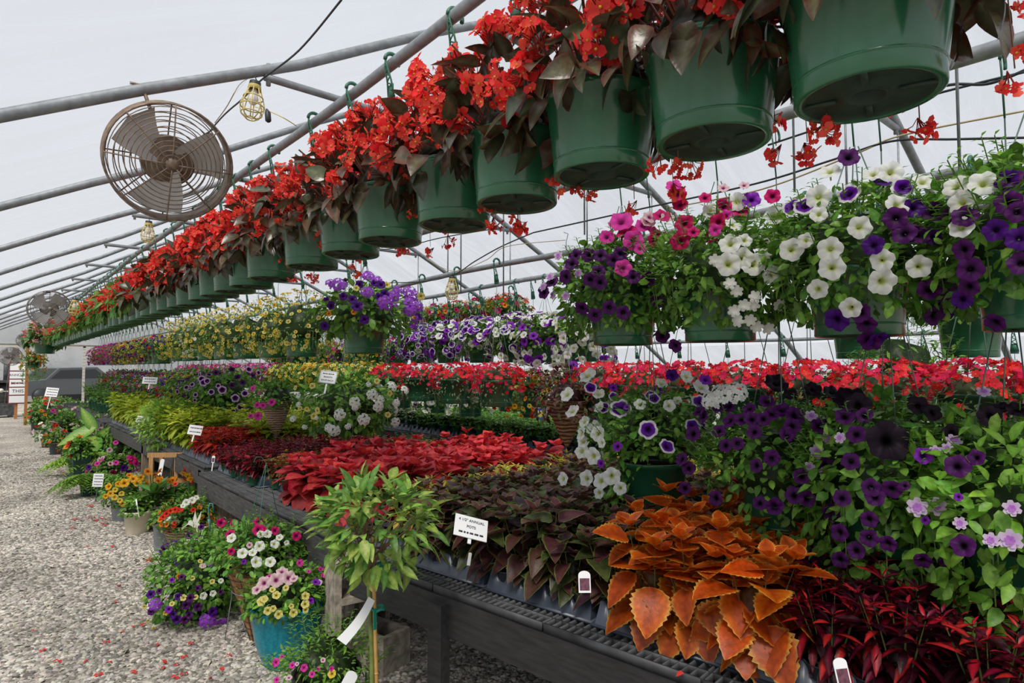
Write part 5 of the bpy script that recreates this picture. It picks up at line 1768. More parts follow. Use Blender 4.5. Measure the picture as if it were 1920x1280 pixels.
def sign(px, py, d, w, h, lines, label, rz=-.75, lean=-.35, roll=0.0, post=.3, postmat='white_card', frame=None, size=None):
    """a printed card on a thin stake; its face looks back down the aisle"""
    c = at_d(px, py, d)
    root = thing('price_sign', label, 'sign', c)
    root.rotation_euler = Euler((lean, roll, rz), 'XYZ')
    link('card', simple('card', [box((0, 0, 0), (w, .004, h))], ['white_card']), root)
    if frame:
        t = .008
        link('frame', simple('frame', [box((0, 0, h / 2), (w + t, .007, t)), box((0, 0, -h / 2), (w + t, .007, t)), box((-w / 2, 0, 0), (t, .007, h)), box((w / 2, 0, 0), (t, .007, h))], [frame]), root)
    if post:
        link('stake', simple('stake', [box((0, .006, -h / 2 - post / 2 + .03), (.014, .005, post))], [postmat]), root)
    n = len(lines)
    for i, t in enumerate(lines):
        zz = h * (.5 - (i + .75) / (n + .5))
        if t == '~':                    # a line of print too small to read: a row of short dashes
            b = MB()
            x = -w * .36
            while x < w * .36:
                q = w * rng.uniform(.05, .13)
                b.add(*box((x + q / 2, -.0028, zz), (q, .001, h / (n + .6) * .28)))
                x += q + w * .035
            link('fine_print', b.mesh('fine_print', ['ink']), root)
        else:
            letter(t, (size or h / (n + .6)) * .62, root, (0, -.0035, zz))
    return root


sign(883, 989, 2.47, .14, .095, ['4 1/2" ANNUAL', 'POTS', '~'], 'white printed pot sign half hidden in the dark maroon coleus', rz=-.45, lean=-.75, roll=.30, post=.05)
sign(615, 707, 4.9, .125, .10, ['~', 'BASKETS', '$24.99 EACH'], 'white framed basket sign stuck in the white verenba basket'.replace('verenba', 'verbena'), rz=-.6, lean=-.45, roll=.12, post=.12, frame='galv_pot')
sign(366, 806, 6.2, .13, .10, ['~', '~'], 'white printed sign standing in the wine red coleus', rz=-.5, lean=-.4, roll=.15, post=.1)
sign(264, 786, 8.0, .10, .09, ['~', '~'], 'small white sign in the lime plants above the wooden ladder', rz=-.5, lean=-.4, roll=.25, post=.1)
sign(281, 713, 7.8, .17, .09, ['~', '~'], 'white sign among the violet rimmed petunias of the lower row', rz=-.5, lean=-.3, roll=.05, post=.1)
sign(97, 735, 13.0, .22, .20, ['~', '~', '~'], 'white sign on a thin stake over the far potted plants', rz=-.3, lean=-.35, roll=.12, post=.3)
sign(184, 900, 7.4, .115, .155, ['~', '~', '~', '~'], 'white card sign on the gravel in front of the fern', rz=-.55, lean=-.1, roll=.05, post=.22, postmat='pot_dkgreen')


def pot_tag(px, py, d, w, h, label, group=None, photo=True, roll=0.0, peg=.12):
    c = at_d(px, py, d)
    root = thing('plant_tag', label, 'tag', c, 0, group)
    root.rotation_euler = Euler((-.25, roll, -.7), 'XYZ')
    a = np.linspace(0, PI, 9)
    V = [(-w / 2, 0, -h / 2), (w / 2, 0, -h / 2)] + [(w / 2 * math.cos(t), 0, h / 2 - w * .2 + w * .35 * math.sin(t)) for t in a]
    V = np.array(V)
    n = len(V)
    VV = np.concatenate([V + np.array([0, -.001, 0]), V + np.array([0, .001, 0])])
    Fs = [tuple(range(n)), tuple(range(2 * n - 1, n - 1, -1))] + [(i, (i + 1) % n, n + (i + 1) % n, n + i) for i in range(n)]
    link('card', simple('card', [(VV, Fs)], ['white_card']), root)
    if peg:
        link('peg', simple('peg', [box((0, .001, -h / 2 - peg / 2), (w * .3, .0018, peg))], ['white_card']), root)
    if photo:
        link('photo', simple('photo', [box((0, -.002, -h * .08), (w * .8, .001, h * .6))], ['tag_photo']), root)
    return root


pot_tag(1096, 1092, 2.02, .040, .062, 'white edged plant tag in the empty cup beside the dark maroon coleus', peg=0)
pot_tag(1580, 1266, 1.52, .034, .07, 'white edged plant tag in the black and red coleus at the bench edge', roll=-.1)
pot_tag(880, 1048, 2.6, .014, .05, 'plain white plant tag at the front of the dark maroon coleus', photo=False, roll=.15, peg=0)
for i, (px, py) in enumerate(((400, 861), (418, 868), (440, 872), (513, 872), (492, 870))):
    pot_tag(px, py, 5.7 - i * .1, .03, .06, '%s white tag in the green pots of wine red coleus, from the ladder' % ORD[i], photo=i < 3)
# ------------------------------------------------------------------ plants standing on the gravel by the aisle
def gfol(n, rx, up, down, L, leaves=None, zc=.27, low=.35, nsp=12, core=(.025, .05, .012), **kw):
    b = foliage_mb(leaves or LF, n, rx, up, down, zc, L, low=low, shade=.5, **kw)
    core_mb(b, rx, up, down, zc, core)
    if nsp:
        sprigs(b, nsp, rx, up, zc)
    return b.mesh('foliage', ['leaf'])


def floor_pot(px, py, label, rt, rb, h, mat, fol=None, blooms=None, z=0.0, name='potted_plant', cat='potted plant', group=None, band=False, seg=28, lip=.012, fz=None, fs=1.0, extra=()):
    """px, py: where the foot of the pot meets the ground"""
    c = on_z(px, py, z)
    root = thing(name, label, cat, c, rng.uniform(0, 6), group)
    link('pot', pot_mesh('pot', rt, rb, h, [mat, 'pot_under', 'soil'], lip=lip, band=band, seg=seg), root)
    off = (h - .25 * fs) if fz is None else fz
    if fol:
        link('foliage', fol, root, (0, 0, off), None, fs)
    for bl_ in (blooms if isinstance(blooms, (list, tuple)) else [blooms] if blooms else []):
        link('blossoms', bl_, root, (0, 0, off), None, fs)
    return root, c


def flowers_on(root, c, radii, zc, pts, name='flower'):
    for px, py, r, key in pts:
        place_flower(root, c, np.array(radii), zc, px, py, r, key, 'flower_cluster' if key.startswith('VERB') else name)


# --- teal pot
c = on_z(538, 1238, 0.0)
root = thing('potted_plant', 'teal glazed pot of yellow calibrachoa and pale pink flowers on the gravel', 'potted plant', c)
prof = [(0, .0), (.12, 0), (.125, .01), (.165, .12), (.187, .24), (.192, .285), (.202, .30), (.202, .315), (.192, .32), (.182, .315), (.17, .27), (0, .27)]
link('pot', simple('pot', [lathe(prof, 40)], ['teal_glaze'], True), root)
link('foliage', gfol(750, .235, .20, .02, (.028, .048), zc=.32, low=.12), root)
cc_ = c
flowers_on(root, c, (.245, .245, .22), .31, crop([(775, 765, 9, 'PALEYEL'), (870, 725, 8, 'PALEYEL'), (1055, 730, 8, 'PALEYEL'), (1052, 782, 8, 'PALEYEL'), (815, 825, 8, 'PALEYEL'), (885, 848, 8, 'PALEYEL'), (978, 838, 8, 'PALEYEL'), (850, 810, 6, 'PALEYEL'), (1055, 820, 6, 'PALEYEL'), (845, 690, 6, 'PALEYEL'), (930, 680, 6, 'PALEYEL'), (965, 795, 5, 'PALEYEL'), (795, 750, 7, 'PALEYEL'),
    (870, 630, 14, 'PALEPINK'), (950, 615, 14, 'PALEPINK'), (790, 650, 13, 'PALEPINK'), (905, 575, 11, 'PALEPINK'), (745, 690, 10, 'PALEPINK'), (980, 620, 8, 'PALEPINK'), (1020, 522, 7, 'HOTPINK'), (1155, 562, 7, 'HOTPINK'), (1170, 600, 6, 'HOTPINK'), (1120, 640, 7, 'VIOLET'), (825, 605, 6, 'HOTPINK'), (780, 628, 5, 'HOTPINK'), (1075, 575, 4, 'HOTPINK'), (1090, 760, 6, 'VIOLET'), (1140, 645, 6, 'LAV')], 260, 900, 3.369))

# --- black pot, small pink flowers
c = on_z(612, 1335, 0.0)
root, c = floor_pot(612, 1338, 'low black pot of bushy green calibrachoa with small pink flowers before the teal pot', .15, .12, .2, 'pot_black', gfol(900, .24, .16, .10, (.02, .036), LN + LF[:1], zc=.27, low=.35, nsp=40))
flowers_on(root, c, (.245, .245, .18), .22, crop([(865, 1150, 8, 'HOTPINK'), (970, 1168, 6, 'HOTPINK'), (1045, 1185, 7, 'HOTPINK'), (1095, 1225, 6, 'HOTPINK'), (1220, 1222, 8, 'YEL'), (1475, 1195, 7, 'YEL'), (1220, 1190, 5, 'HOTPINK'), (1165, 1135, 5, 'PALEPINK'), (1135, 1190, 4, 'HOTPINK'), (950, 1245, 6, 'PALEPINK'), (870, 1262, 6, 'HOTPINK'), (905, 1115, 4, 'HOTPINK'), (1000, 1160, 4, 'PALEPINK')], 260, 900, 3.369))
pot_tag(655, 1275, 2.6, .05, .06, 'white plant tag stuck in the low black pot by the bamboo stake', photo=False, roll=.5)

# --- coco lined cone basket on the ground
c = on_z(484, 1198, 0.0)
root = thing('cone_planter', 'coco lined wire cone of white and magenta petunias standing beside the teal pot', 'potted plant', c)
h, rad = .41, .172
prof = [(.04 + (rad - .04) * (i / 10), h * i / 10) for i in range(11)] + [(rad * .9, h * .99), (0, h * .9)]
link('liner', simple('liner', [lathe(prof, 28)], ['coco'], True), root)
b = MB()
a = np.linspace(0, 2 * PI, 29)[:-1]
for i in range(1, 10):
    q = .042 + (rad - .036) * i / 9.5
    b.add(*tube(np.stack([q * np.cos(a), q * np.sin(a), np.full_like(a, h * i / 9.5)], 1), .002, 5, closed=True))
for k in range(10):
    t = 2 * PI * k / 10
    b.add(*tube([(.044 * math.cos(t), .044 * math.sin(t), 0), ((rad + .004) * math.cos(t), (rad + .004) * math.sin(t), h)], .0018, 5))
link('wire_frame', b.mesh('wire_frame', ['blackrubber']), root)
b = MB()
q = rad * .85
b.add(*tube(np.stack([q * np.cos(a), q * np.sin(a), np.full_like(a, h * .74)], 1), .003, 5, closed=True))
for t in (2.6, 4.4, .5):
    b.add(*tube([(q * math.cos(t), q * math.sin(t), h * .74), ((q + .04) * math.cos(t), (q + .04) * math.sin(t), 0.0)], .003, 5))
link('stand', b.mesh('stand', ['galv']), root)
link('foliage', gfol(850, .27, .24, .02, (.028, .05), zc=.33, low=.02, nsp=26), root, (0, 0, h - .27))
b = MB()
b.add(*tube([(rad, 0, h), (.03, 0, h + .62), (0, 0, h + .66), (-.03, 0, h + .66), (-.045, 0, h + .63)], .0022, 5))
for t in (2.1, 4.2):
    b.add(*tube([(rad * math.cos(t), rad * math.sin(t), h), (.03, 0, h + .62)], .0022, 5))
link('hanger', b.mesh('hanger', ['hanger_green']), root)
flowers_on(root, c, (.29, .29, .26), .44, crop([(585, 365, 9, 'WHITE'), (770, 340, 7, 'WHITE'), (815, 338, 8, 'WHITE'), (765, 415, 10, 'WHITE'), (860, 402, 9, 'WHITE'), (890, 360, 7, 'WHITE'), (745, 515, 11, 'WHITE'), (832, 515, 10, 'WHITE'), (655, 460, 10, 'WHITE'), (720, 455, 8, 'WHITE'), (935, 395, 5, 'WHITE'), (755, 258, 9, 'MAGENTA'), (755, 312, 11, 'MAGENTA'), (785, 305, 7, 'MAGENTA'), (862, 318, 8, 'MAGENTA'), (998, 352, 9, 'MAGENTA'), (575, 335, 9, 'MAGENTA'), (585, 450, 7, 'MAGENTA'), (700, 410, 6, 'PALEPINK'), (665, 515, 5, 'VIOLET')], 260, 900, 3.369))

# --- the big mound of violet and yellow
c = on_z(375, 1150, 0.0)
root, c = floor_pot(375, 1150, 'big spilling mound of violet petunias, verbena and yellow calibrachoa on the gravel', .17, .13, .16, 'pot_black', gfol(1700, .325, .29, .20, (.026, .05), zc=.22, low=.4, nsp=40), fz=0.0)
flowers_on(root, c, (.34, .34, .31), .20, crop([(75, 720, 8, 'BLUEV'), (250, 735, 7, 'BLUEV'), (325, 745, 8, 'PLUM'), (375, 800, 8, 'PLUM'), (470, 830, 9, 'BLUEV'), (300, 790, 8, 'PLUM'), (215, 850, 8, 'BLUEV'), (240, 880, 8, 'BLUEV'), (190, 815, 7, 'VIOLET'), (295, 880, 8, 'PLUM'), (150, 955, 6, 'VIOLET'), (375, 680, 6, 'PLUM'), (210, 630, 5, 'VIOLET'), (270, 610, 6, 'PLUM'), (520, 705, 5, 'PLUM'), (410, 540, 5, 'LAV'), (130, 700, 6, 'PLUM'), (320, 850, 7, 'PLUM'), (80, 830, 7, 'PLUM'),
    (105, 785, 11, 'VERB_P'), (435, 885, 14, 'VERB_P'), (500, 930, 13, 'VERB_P'), (540, 890, 6, 'VERB_P'), (450, 945, 8, 'VERB_P'), (455, 525, 6, 'VERB_P'),
    (283, 742, 6, 'PALEYEL'), (360, 738, 5, 'PALEYEL'), (340, 618, 5, 'PALEYEL'), (465, 640, 5, 'PALEYEL'), (595, 500, 6, 'PALEYEL'), (390, 510, 5, 'PALEYEL'), (400, 540, 5, 'PALEYEL'), (210, 780, 5, 'PALEYEL'), (170, 840, 5, 'YEL'), (95, 940, 5, 'YEL'), (35, 800, 5, 'PALEYEL'), (60, 890, 4, 'PALEYEL'), (410, 730, 7, 'WHITE'), (470, 715, 6, 'WHITE'), (520, 635, 5, 'WHITE'), (255, 605, 5, 'ORANGE')], 260, 900, 3.369))
far_side(root, 10, .35, .28, .22, ['PLUM', 'VIOLET', 'PALEYEL'], .032)

# --- deep violet petunias behind it, with the hummingbird and hook
root, c = floor_pot(392, 1092, 'dark green bushy plant with deep violet petunias, the hummingbird stake stuck in it', .16, .13, .2, 'pot_black', gfol(700, .25, .19, .12, (.03, .052), zc=.27, low=.3, nsp=24, leaves=LF[:1] + LF[2:]))
flowers_on(root, c, (.28, .28, .24), .26, crop([(255, 502, 11, 'BLUEV'), (185, 505, 9, 'BLUEV'), (160, 440, 9, 'PLUM'), (175, 420, 8, 'BLUEV'), (210, 400, 7, 'PLUM'), (345, 460, 8, 'BLUEV'), (240, 395, 6, 'BLUEV'), (320, 350, 7, 'PLUM'), (395, 295, 6, 'PLUM'), (520, 268, 9, 'MAGENTA'), (600, 268, 7, 'MAGENTA'), (565, 400, 4, 'REDF'), (480, 435, 4, 'ORANGE'), (480, 490, 5, 'LAV'), (150, 460, 7, 'BLUEV')], 260, 900, 3.369))
# hummingbird ornament: a flat metal cut-out on a stalk
c = at_d(366, 985, 4.45)
root = thing('garden_stake', 'cream metal hummingbird stake above the deep violet petunias', 'ornament', c, -.55)
bird = [(-.098, -.022), (-.05, .018), (-.045, .035), (-.03, .042), (-.018, .032), (-.002, .105), (.012, .04), (.04, .105), (.035, .055), (.018, .02), (.045, -.005), (.085, -.012), (.05, -.02), (.02, -.018), (-.01, -.012), (-.035, .005), (-.05, .008)]
n = len(bird)
V = np.array([(x, -.0015, z) for x, z in bird] + [(x, .0015, z) for x, z in bird])
bm = bpy.data.meshes.new('bird')
link('bird', simple('bird', [(V, [tuple(range(n)), tuple(range(2 * n - 1, n - 1, -1))] + [(i, (i + 1) % n, n + (i + 1) % n, n + i) for i in range(n)])], ['white_metal']), root)
link('stalk', simple('stalk', [tube([(.005, 0, -.01), (.02, 0, -.06), (.04, 0, -.12), (.04, 0, -.35)], .003, 6), tube([(.055, 0, -.012), (.045, 0, -.06), (.042, 0, -.14)], .003, 6), tube([(.042, 0, -.14), (.02, 0, -.10), (-.01, 0, -.10)], .0025, 6)], ['white_metal'], True), root)
V = np.array([(-.07 + .066 * t, y, -.105 + s * .024 * math.sin(PI * t) - .02 * (1 - t) * (1 - 2 * t)) for t in np.linspace(0, 1, 7) for s in (-1, 1) for y in (0,)])
link('leaf', simple('leaf', [(V, [(2 * i, 2 * i + 1, 2 * i + 3, 2 * i + 2) for i in range(6)])], ['white_metal']), root)
# green wire hook leaning there
a_, b_ = at_d(396, 1065, 4.4), at_d(391, 950, 4.4)
c = a_
root = thing('plant_hanger', 'green wire hanger hook standing up behind the cream hummingbird', 'hook', c)
t = b_ - a_
sd = unit(RC[:, 0])
link('hook', simple('hook', [tube([(0, 0, -.2), t * .55, t * .62], .003, 6), tube([t * .6, t * .7 + sd * .004, t * .98, t * 1.06 + sd * .012, t * 1.05 + sd * .03, t * .92 + sd * .034], .006, 6)], ['hook_green'], True), root)
link('plate', simple('plate', [tube([t * .62, t * .8], [.003, .012], 6)], ['hook_green'], True), root)

# --- wicker cone of orange and white flowers
root, c = floor_pot(350, 1040, 'woven wicker basket of orange and white flowers behind the hummingbird stake', .19, .10, .28, 'wicker', gfol(700, .27, .22, .03, (.025, .045), zc=.27, low=.15, nsp=14), name='wicker_planter')
BR = bl(['ORANGE', 'REDF', 'ORANGE'], 40, .26, .2, .06, (.02, .028), .2)
link('blossoms', BR, root, (0, 0, .03))
flowers_on(root, c, (.28, .28, .24), .3, crop([(340, 125, 7, 'WHITE'), (300, 140, 7, 'WHITE'), (280, 160, 5, 'WHITE'), (345, 188, 5, 'REDF'), (365, 110, 5, 'WHITE')], 260, 900, 3.369))
flowers_on(root, c, (.30, .30, .26), .26, [(305, 969, 6, 'REDF'), (312, 963, 6, 'REDF'), (320, 957, 6, 'REDF'), (328, 955, 6, 'REDF'), (336, 956, 5, 'REDF'), (300, 974, 5, 'ORANGE'), (340, 955, 4, 'REDF')])
pot_tag(322, 977, 5.1, .13, .04, 'rolled white label lying on the rim of the wicker basket', photo=False, roll=.12, peg=0)
# --- galvanised bucket
root, c = floor_pot(306, 1030, 'tall galvanised metal bucket beside the wicker basket', .085, .07, .25, 'galv_pot', gfol(120, .1, .08, .03, (.03, .045), zc=.27, nsp=0), name='metal_bucket')
root, c = floor_pot(234, 973, 'galvanised bucket of golden yellow petunias beside the cream pot', .14, .11, .26, 'galv_pot', gfol(520, .24, .20, .10, (.03, .05), zc=.27), name='metal_bucket')
flowers_on(root, c, (.26, .26, .24), .25, [(233, 905, 9, 'GOLD'), (203, 912, 7, 'GOLD'), (250, 897, 8, 'GOLD'), (258, 905, 8, 'GOLD'), (228, 925, 5, 'YEL'), (207, 925, 6, 'GOLD'), (215, 932, 6, 'YEL'), (230, 944, 6, 'GOLD'), (222, 907, 6, 'GOLD'), (243, 890, 6, 'ORANGE'), (198, 930, 5, 'GOLD'), (216, 918, 5, 'YEL'), (265, 895, 6, 'GOLD'), (225, 938, 5, 'YEL')])
# --- cream pot
root, c = floor_pot(258, 998, 'cream metal pot of fresh green basil on the gravel', .125, .095, .215, 'pot_cream', gfol(260, .14, .15, .02, (.03, .05), zc=.25, low=.1, nsp=6))
pot_tag(256, 941, 5.85, .014, .055, 'small white tag leaning in the cream pot', photo=False, roll=-.35)
# --- rusty ribbed pots with orange cannas
CAN = [leaf_t(1, .36, 5, 'ovate', .2, .25, mid=(.12, .26, .05), inn=(.05, .16, .03)), leaf_t(1, .32, 5, 'ovate', .2, .3, mid=(.16, .3, .05), inn=(.08, .20, .03))]


def canna(n, h, L, bloomkey, nb_):
    b = MB()
    for k in range(n):
        a = rng.uniform(0, 2 * PI)
        zz = rng.uniform(.15, 1) * h
        d = np.array([math.cos(a), math.sin(a), rng.uniform(.3, 1.4)])
        b.inst(CAN[k % 2], np.array([[math.cos(a) * .03, math.sin(a) * .03, .22 + zz * .6]]), frames(d[None], (0, 0, 1)), np.array([rng.uniform(*L)]), tints(1, .25, .1))
    for k in range(3):
        a = k * 2.1
        b.add(*tube([(.02 * math.cos(a), .02 * math.sin(a), .2), (.05 * math.cos(a), .05 * math.sin(a), .24 + h)], .006, 5, cap=False), (.10, .2, .05))
    f = b.mesh('foliage', ['leaf'])
    b = MB()
    P = np.stack([rng.normal(size=nb_) * .06, rng.normal(size=nb_) * .06, .25 + h * rng.uniform(.75, 1.1, nb_)], 1)
    b.inst(PS[bloomkey], P, frames_z(unit(rng.normal(size=(nb_, 3)) + np.array([0, 0, .6]))), rng.uniform(.025, .045, nb_), tints(nb_, .2, .05))
    return f, b.mesh('blossoms', ['petal'])


fc, bc = canna(22, .30, (.16, .26), 'ORANGE', 8)
floor_pot(287, 990, 'brown ribbed wooden pot of orange cannas behind the cream pot', .16, .12, .24, 'wicker_dark', fc, bc)
fc2, bc2 = canna(26, .24, (.14, .22), 'ORANGE', 6)
floor_pot(318, 985, 'dark pot of orange cannas in front of the little wooden ladder', .13, .10, .2, 'pot_brown', fc2, bc2)
fc3, bc3 = canna(26, .32, (.16, .24), 'REDF', 8)
bc3b = canna(2, .34, (.1, .12), 'GOLD', 8)[1]
floor_pot(360, 985, 'dark pot of red and peach cannas at the end of the grey bench', .13, .10, .2, 'pot_black', fc3, [bc3, bc3b])

# --- little wooden ladder
A = on_z(328, 962, 0.0)
root = thing('wooden_ladder', 'little tan wooden ladder stand behind the orange cannas', 'ladder', A, -.62)
for nm, bx in (('top_rail', box((.0, 0, .64), (.60, .03, .05))), ('rung', box((0, 0, .36), (.52, .025, .05))), ('rung', box((0, 0, .12), (.52, .025, .04))), ('rail', box((-.26, 0, .31), (.045, .03, .62))), ('rail', box((.0, .01, .49), (.04, .02, .26))), ('rail', box((.26, 0, .31), (.045, .03, .62)))):
    link(nm, simple(nm, [bx], ['wood_tan']), root)
for x in (-.21, .21):
    link('rear_leg', simple('rear_leg', [box((x, .12, .3), (.035, .03, .6))], ['wood_tan']), root)
pot_tag(302, 876, 6.7, .045, .17, 'long white tag hanging from the top rail of the wooden ladder', photo=False, roll=.05, peg=0)

# --- trees trained on stakes
def standard_tree(foot, lean, hc, r, label, leaves, n, L, stakemat, bare=True, tagged=False):
    root = thing('staked_tree', label, 'tree', foot)
    top = np.array([lean[0], lean[1], hc])
    link('trunk', simple('trunk', [tube([(0, 0, 0), top * .5 + np.array([.006, 0, 0]), top * .8, top + np.array([0, 0, r * .4])], [.010, .009, .008, .004], 7)], ['stem_green'], True), root)
    link('stake', simple('stake', [tube([(.022, 0, -.0), top * .97 + np.array([.018, -.01, 0])], .0085, 8)] + [tube([np.array([.022, 0, 0]) * (1 - f) + f * (top * .97 + np.array([.018, -.01, 0])) + np.array([0, 0, -.003]), np.array([.022, 0, 0]) * (1 - f) + f * (top * .97 + np.array([.018, -.01, 0])) + np.array([0, 0, .003])], .0098, 8) for f in (.2, .42, .63, .84)], [stakemat], True), root)
    b = MB()
    P, d = mound(n, r, r * .85, r * .55, 0, .4, .45, rin=.05)
    P[:, 2] += hc
    dirs = unit(d + rng.normal(size=(n, 3)) * .5 + np.array([0, 0, .1]))
    T = tints(n, .22, .1)
    R = frames(dirs, unit(d * .4 + np.array([0, 0, 1.0]) + rng.normal(size=(n, 3)) * .3))
    s = rng.uniform(L[0], L[1], n)
    pick = rng.integers(0, len(leaves), n)
    for k, t in enumerate(leaves):
        w = pick == k
        b.inst(t, P[w], R[w], s[w], T[w])
    link('crown', b.mesh('crown', ['leaf']), root)
    b = MB()
    for k in range(40):
        a = rng.uniform(0, 2 * PI)
        q = np.array([math.cos(a) * r * rng.uniform(.4, .85), math.sin(a) * r * rng.uniform(.4, .85), hc + rng.uniform(-.5, .5) * r])
        st = top + np.array([0, 0, rng.uniform(-.9, .3) * r])
        b.add(*tube([st, (st + q) / 2 + np.array([0, 0, -.03]), q], [.004, .003, .0012], 5), (1, 1, 1))
    link('branch', b.mesh('branch', ['stem_brown']), root)
    return root, top


TREE = [leaf_t(1, .42, 6, 'ovate', .14, .35, mid=(.34, .46, .10), inn=(.16, .33, .045)), leaf_t(1, .46, 6, 'ovate', .14, .4, mid=(.42, .50, .12), inn=(.22, .40, .06)), leaf_t(1, .40, 6, 'ovate', .14, .3, mid=(.18, .34, .08), inn=(.085, .22, .04))]
top = at_d(688, 992, 2.45)
foot = np.array([top[0] + .03, top[1] - .02, 0.0])
root, tp = standard_tree(foot, (-.03, .02), top[2], .245, 'small staked tree with glossy green leaves in front of the near bench', TREE, 430, (.055, .092), 'bamboo')
# green ties and a paper tag
tz = at_d(708, 1140, 2.45)[2]
for z, s in ((tz, 1), (tz + .17, 1.0)):
    link('tie', simple('tie', [tube([(0.012 + .024 * math.cos(a), .024 * math.sin(a), z + .004 * math.sin(3 * a)) for a in np.linspace(0, 5.9, 14)], .006, 6)], ['tie_green'], True), root)
link('tie', simple('tie', [box((.03, -.02, tz + .14), (.02, .004, .09), rz_m(.5)), box((-.012, -.02, tz - .03), (.014, .004, .08), rz_m(.2))], ['tie_green']), root)
b = MB()
p0 = at_d(697, 1122, 2.42) - foot
p1 = at_d(640, 1203, 2.34) - foot
w_ = RC[:, 0] * .0175 - RC[:, 1] * .0125
V, Fs = [], []
for i, t in enumerate(np.linspace(0, 1, 8)):
    q = p0 + (p1 - p0) * t + RC[:, 0] * .009 * math.sin(PI * t) - RC[:, 1] * .004 * math.sin(PI * t)
    V += [q - w_ * (.7 + .3 * t), q + w_ * (.7 + .3 * t)]
for i in range(7):
    Fs.append((2 * i, 2 * i + 1, 2 * i + 3, 2 * i + 2))
link('paper_tag', simple('paper_tag', [(np.array(V), Fs)], ['white_card'], True), root)

t2 = at_d(322, 800, 7.6)
foot = np.array([t2[0], t2[1], 0])
standard_tree(foot, (0, 0), t2[2], .43, 'staked tree with a dense round green crown behind the wooden ladder', [leaf_t(1, .42, 3, 'ovate', .14, .3, mid=(.2, .34, .06), inn=(.14, .32, .035)), leaf_t(1, .42, 3, 'ovate', .14, .3, mid=(.30, .46, .08), inn=(.22, .42, .05))], 1100, (.05, .09), 'bamboo')

# --- woven dark basket of mixed flowers, fern, square pot, banana
root, c = floor_pot(213, 913, 'dark woven basket of pink and violet flowers beside the white card sign', .235, .20, .22, 'wicker_dark', gfol(600, .29, .18, .02, (.025, .05), zc=.29, low=.04, nsp=20), bl(['HOTPINK', 'PALEPINK', 'BLUEV', 'MAGENTA'], 26, .31, .2, .03, (.03, .045), .35), name='woven_basket', lip=.0)
flowers_on(root, c, (.31, .31, .22), .25, [(248, 862, 8, 'MAGENTA'), (256, 868, 7, 'HOTPINK'), (243, 858, 6, 'HOTPINK'), (233, 877, 7, 'BLUEV'), (218, 867, 5, 'HOTPINK'), (166, 876, 6, 'BLUEV'), (182, 869, 5, 'HOTPINK'), (243, 884, 4, 'BLUEV')])


def fern_mesh(n, L, col=(.16, .30, .04)):
    b = MB()
    pin = small_leaf(col, .5, 2)
    for k in range(n):
        a = rng.uniform(0, 2 * PI)
        el = rng.uniform(.6, 1.35)
        ln = L * rng.uniform(.7, 1.1)
        t = np.linspace(0, 1, 14)
        r = ln * (t * math.cos(el) + .45 * t ** 2)
        z = ln * (t * math.sin(el) - .95 * t ** 2)
        P = np.stack([r * math.cos(a), r * math.sin(a), z + .2], 1)
        V, Fs = tube(P, .002, 3, cap=False)
        b.add(V, Fs, np.array(col) * .8)
        side = np.array([-math.sin(a), math.cos(a), 0])
        for s in (-1, 1):
            d = np.tile(side * s, (13, 1)) + np.gradient(P, axis=0)[1:] * 6
            b.inst(pin, P[1:], frames(d, (0, 0, 1)), ln * .24 * np.sin(PI * np.linspace(.12, .97, 13)) ** .7, tints(13, .2, .08))
    return b.mesh('foliage', ['leaf'])


root, c = floor_pot(168, 928, 'arching green fern behind the white card sign', .11, .09, .16, 'pot_dkgreen', fern_mesh(80, .38), name='potted_fern', fz=-.02)
floor_pot(160, 890, 'second fern with upright pale fronds beside the banana plant', .12, .1, .2, 'pot_black', fern_mesh(80, .5, (.24, .42, .05)), name='potted_fern', fz=.0)
c = on_z(148, 896, 0.0)
root = thing('potted_plant', 'tall square dark green pot at the edge of the aisle', 'potted plant', c, .2)
link('pot', simple('pot', [([(-.09, -.09, 0), (.09, -.09, 0), (.09, .09, 0), (-.09, .09, 0), (-.12, -.12, .36), (.12, -.12, .36), (.12, .12, .36), (-.12, .12, .36), (-.105, -.105, .36), (.105, -.105, .36), (.105, .105, .36), (-.105, .105, .36), (0, 0, .32)], [(0, 3, 2, 1), (0, 1, 5, 4), (1, 2, 6, 5), (2, 3, 7, 6), (3, 0, 4, 7), (4, 5, 9, 8), (5, 6, 10, 9), (6, 7, 11, 10), (7, 4, 8, 11), (8, 9, 12), (9, 10, 12), (10, 11, 12), (11, 8, 12)])], ['pot_dkgreen']), root)
link('foliage', gfol(260, .17, .24, .03, (.05, .09), zc=.25, low=.15, nsp=4), root, (0, 0, .1))
link('blossoms', bl(['ORANGE', 'REDF'], 7, .18, .24, .05, (.04, .055), .1), root, (0, 0, .1))

# banana with broad leaves
c = on_z(178, 872, 0.0)
root = thing('banana_plant', 'young banana plant with broad paddle leaves beside the ferns', 'plant', c)
link('pot', pot_mesh('pot', .15, .12, .26, ['pot_black', 'pot_under', 'soil'], band=False), root)
link('trunk', simple('trunk', [tube([(0, 0, .2), (0, 0, .6)], [.035, .022], 8)], ['stem_green'], True), root)
def ban(target_px, base, d, W, up):
    tip = np.array([at_d(target_px[0], target_px[1], d)]) - c
    dd = tip[0] - base
    Ln = np.linalg.norm(dd)
    t = leaf_t(1, W, 10, 'ovate', .10, .12, mid=(.34, .48, .10), inn=(.13, .34, .04), edge=(.10, .28, .03))
    b = MB()
    b.inst(t, base[None], frames(dd[None], up), np.array([Ln]), np.ones((1, 3)))
    link('leaf', b.mesh('leaf', ['leaf']), root)
toc = unit(EYE - c)
db = depth(c)
ban((151, 762), np.array([0, 0, .55]), db, .34, toc)
ban((104, 832), np.array([0, 0, .62]), db - .3, .38, unit(toc + np.array([0, 0, .8])))
ban((206, 800), np.array([0, 0, .45]), db + .1, .42, toc)
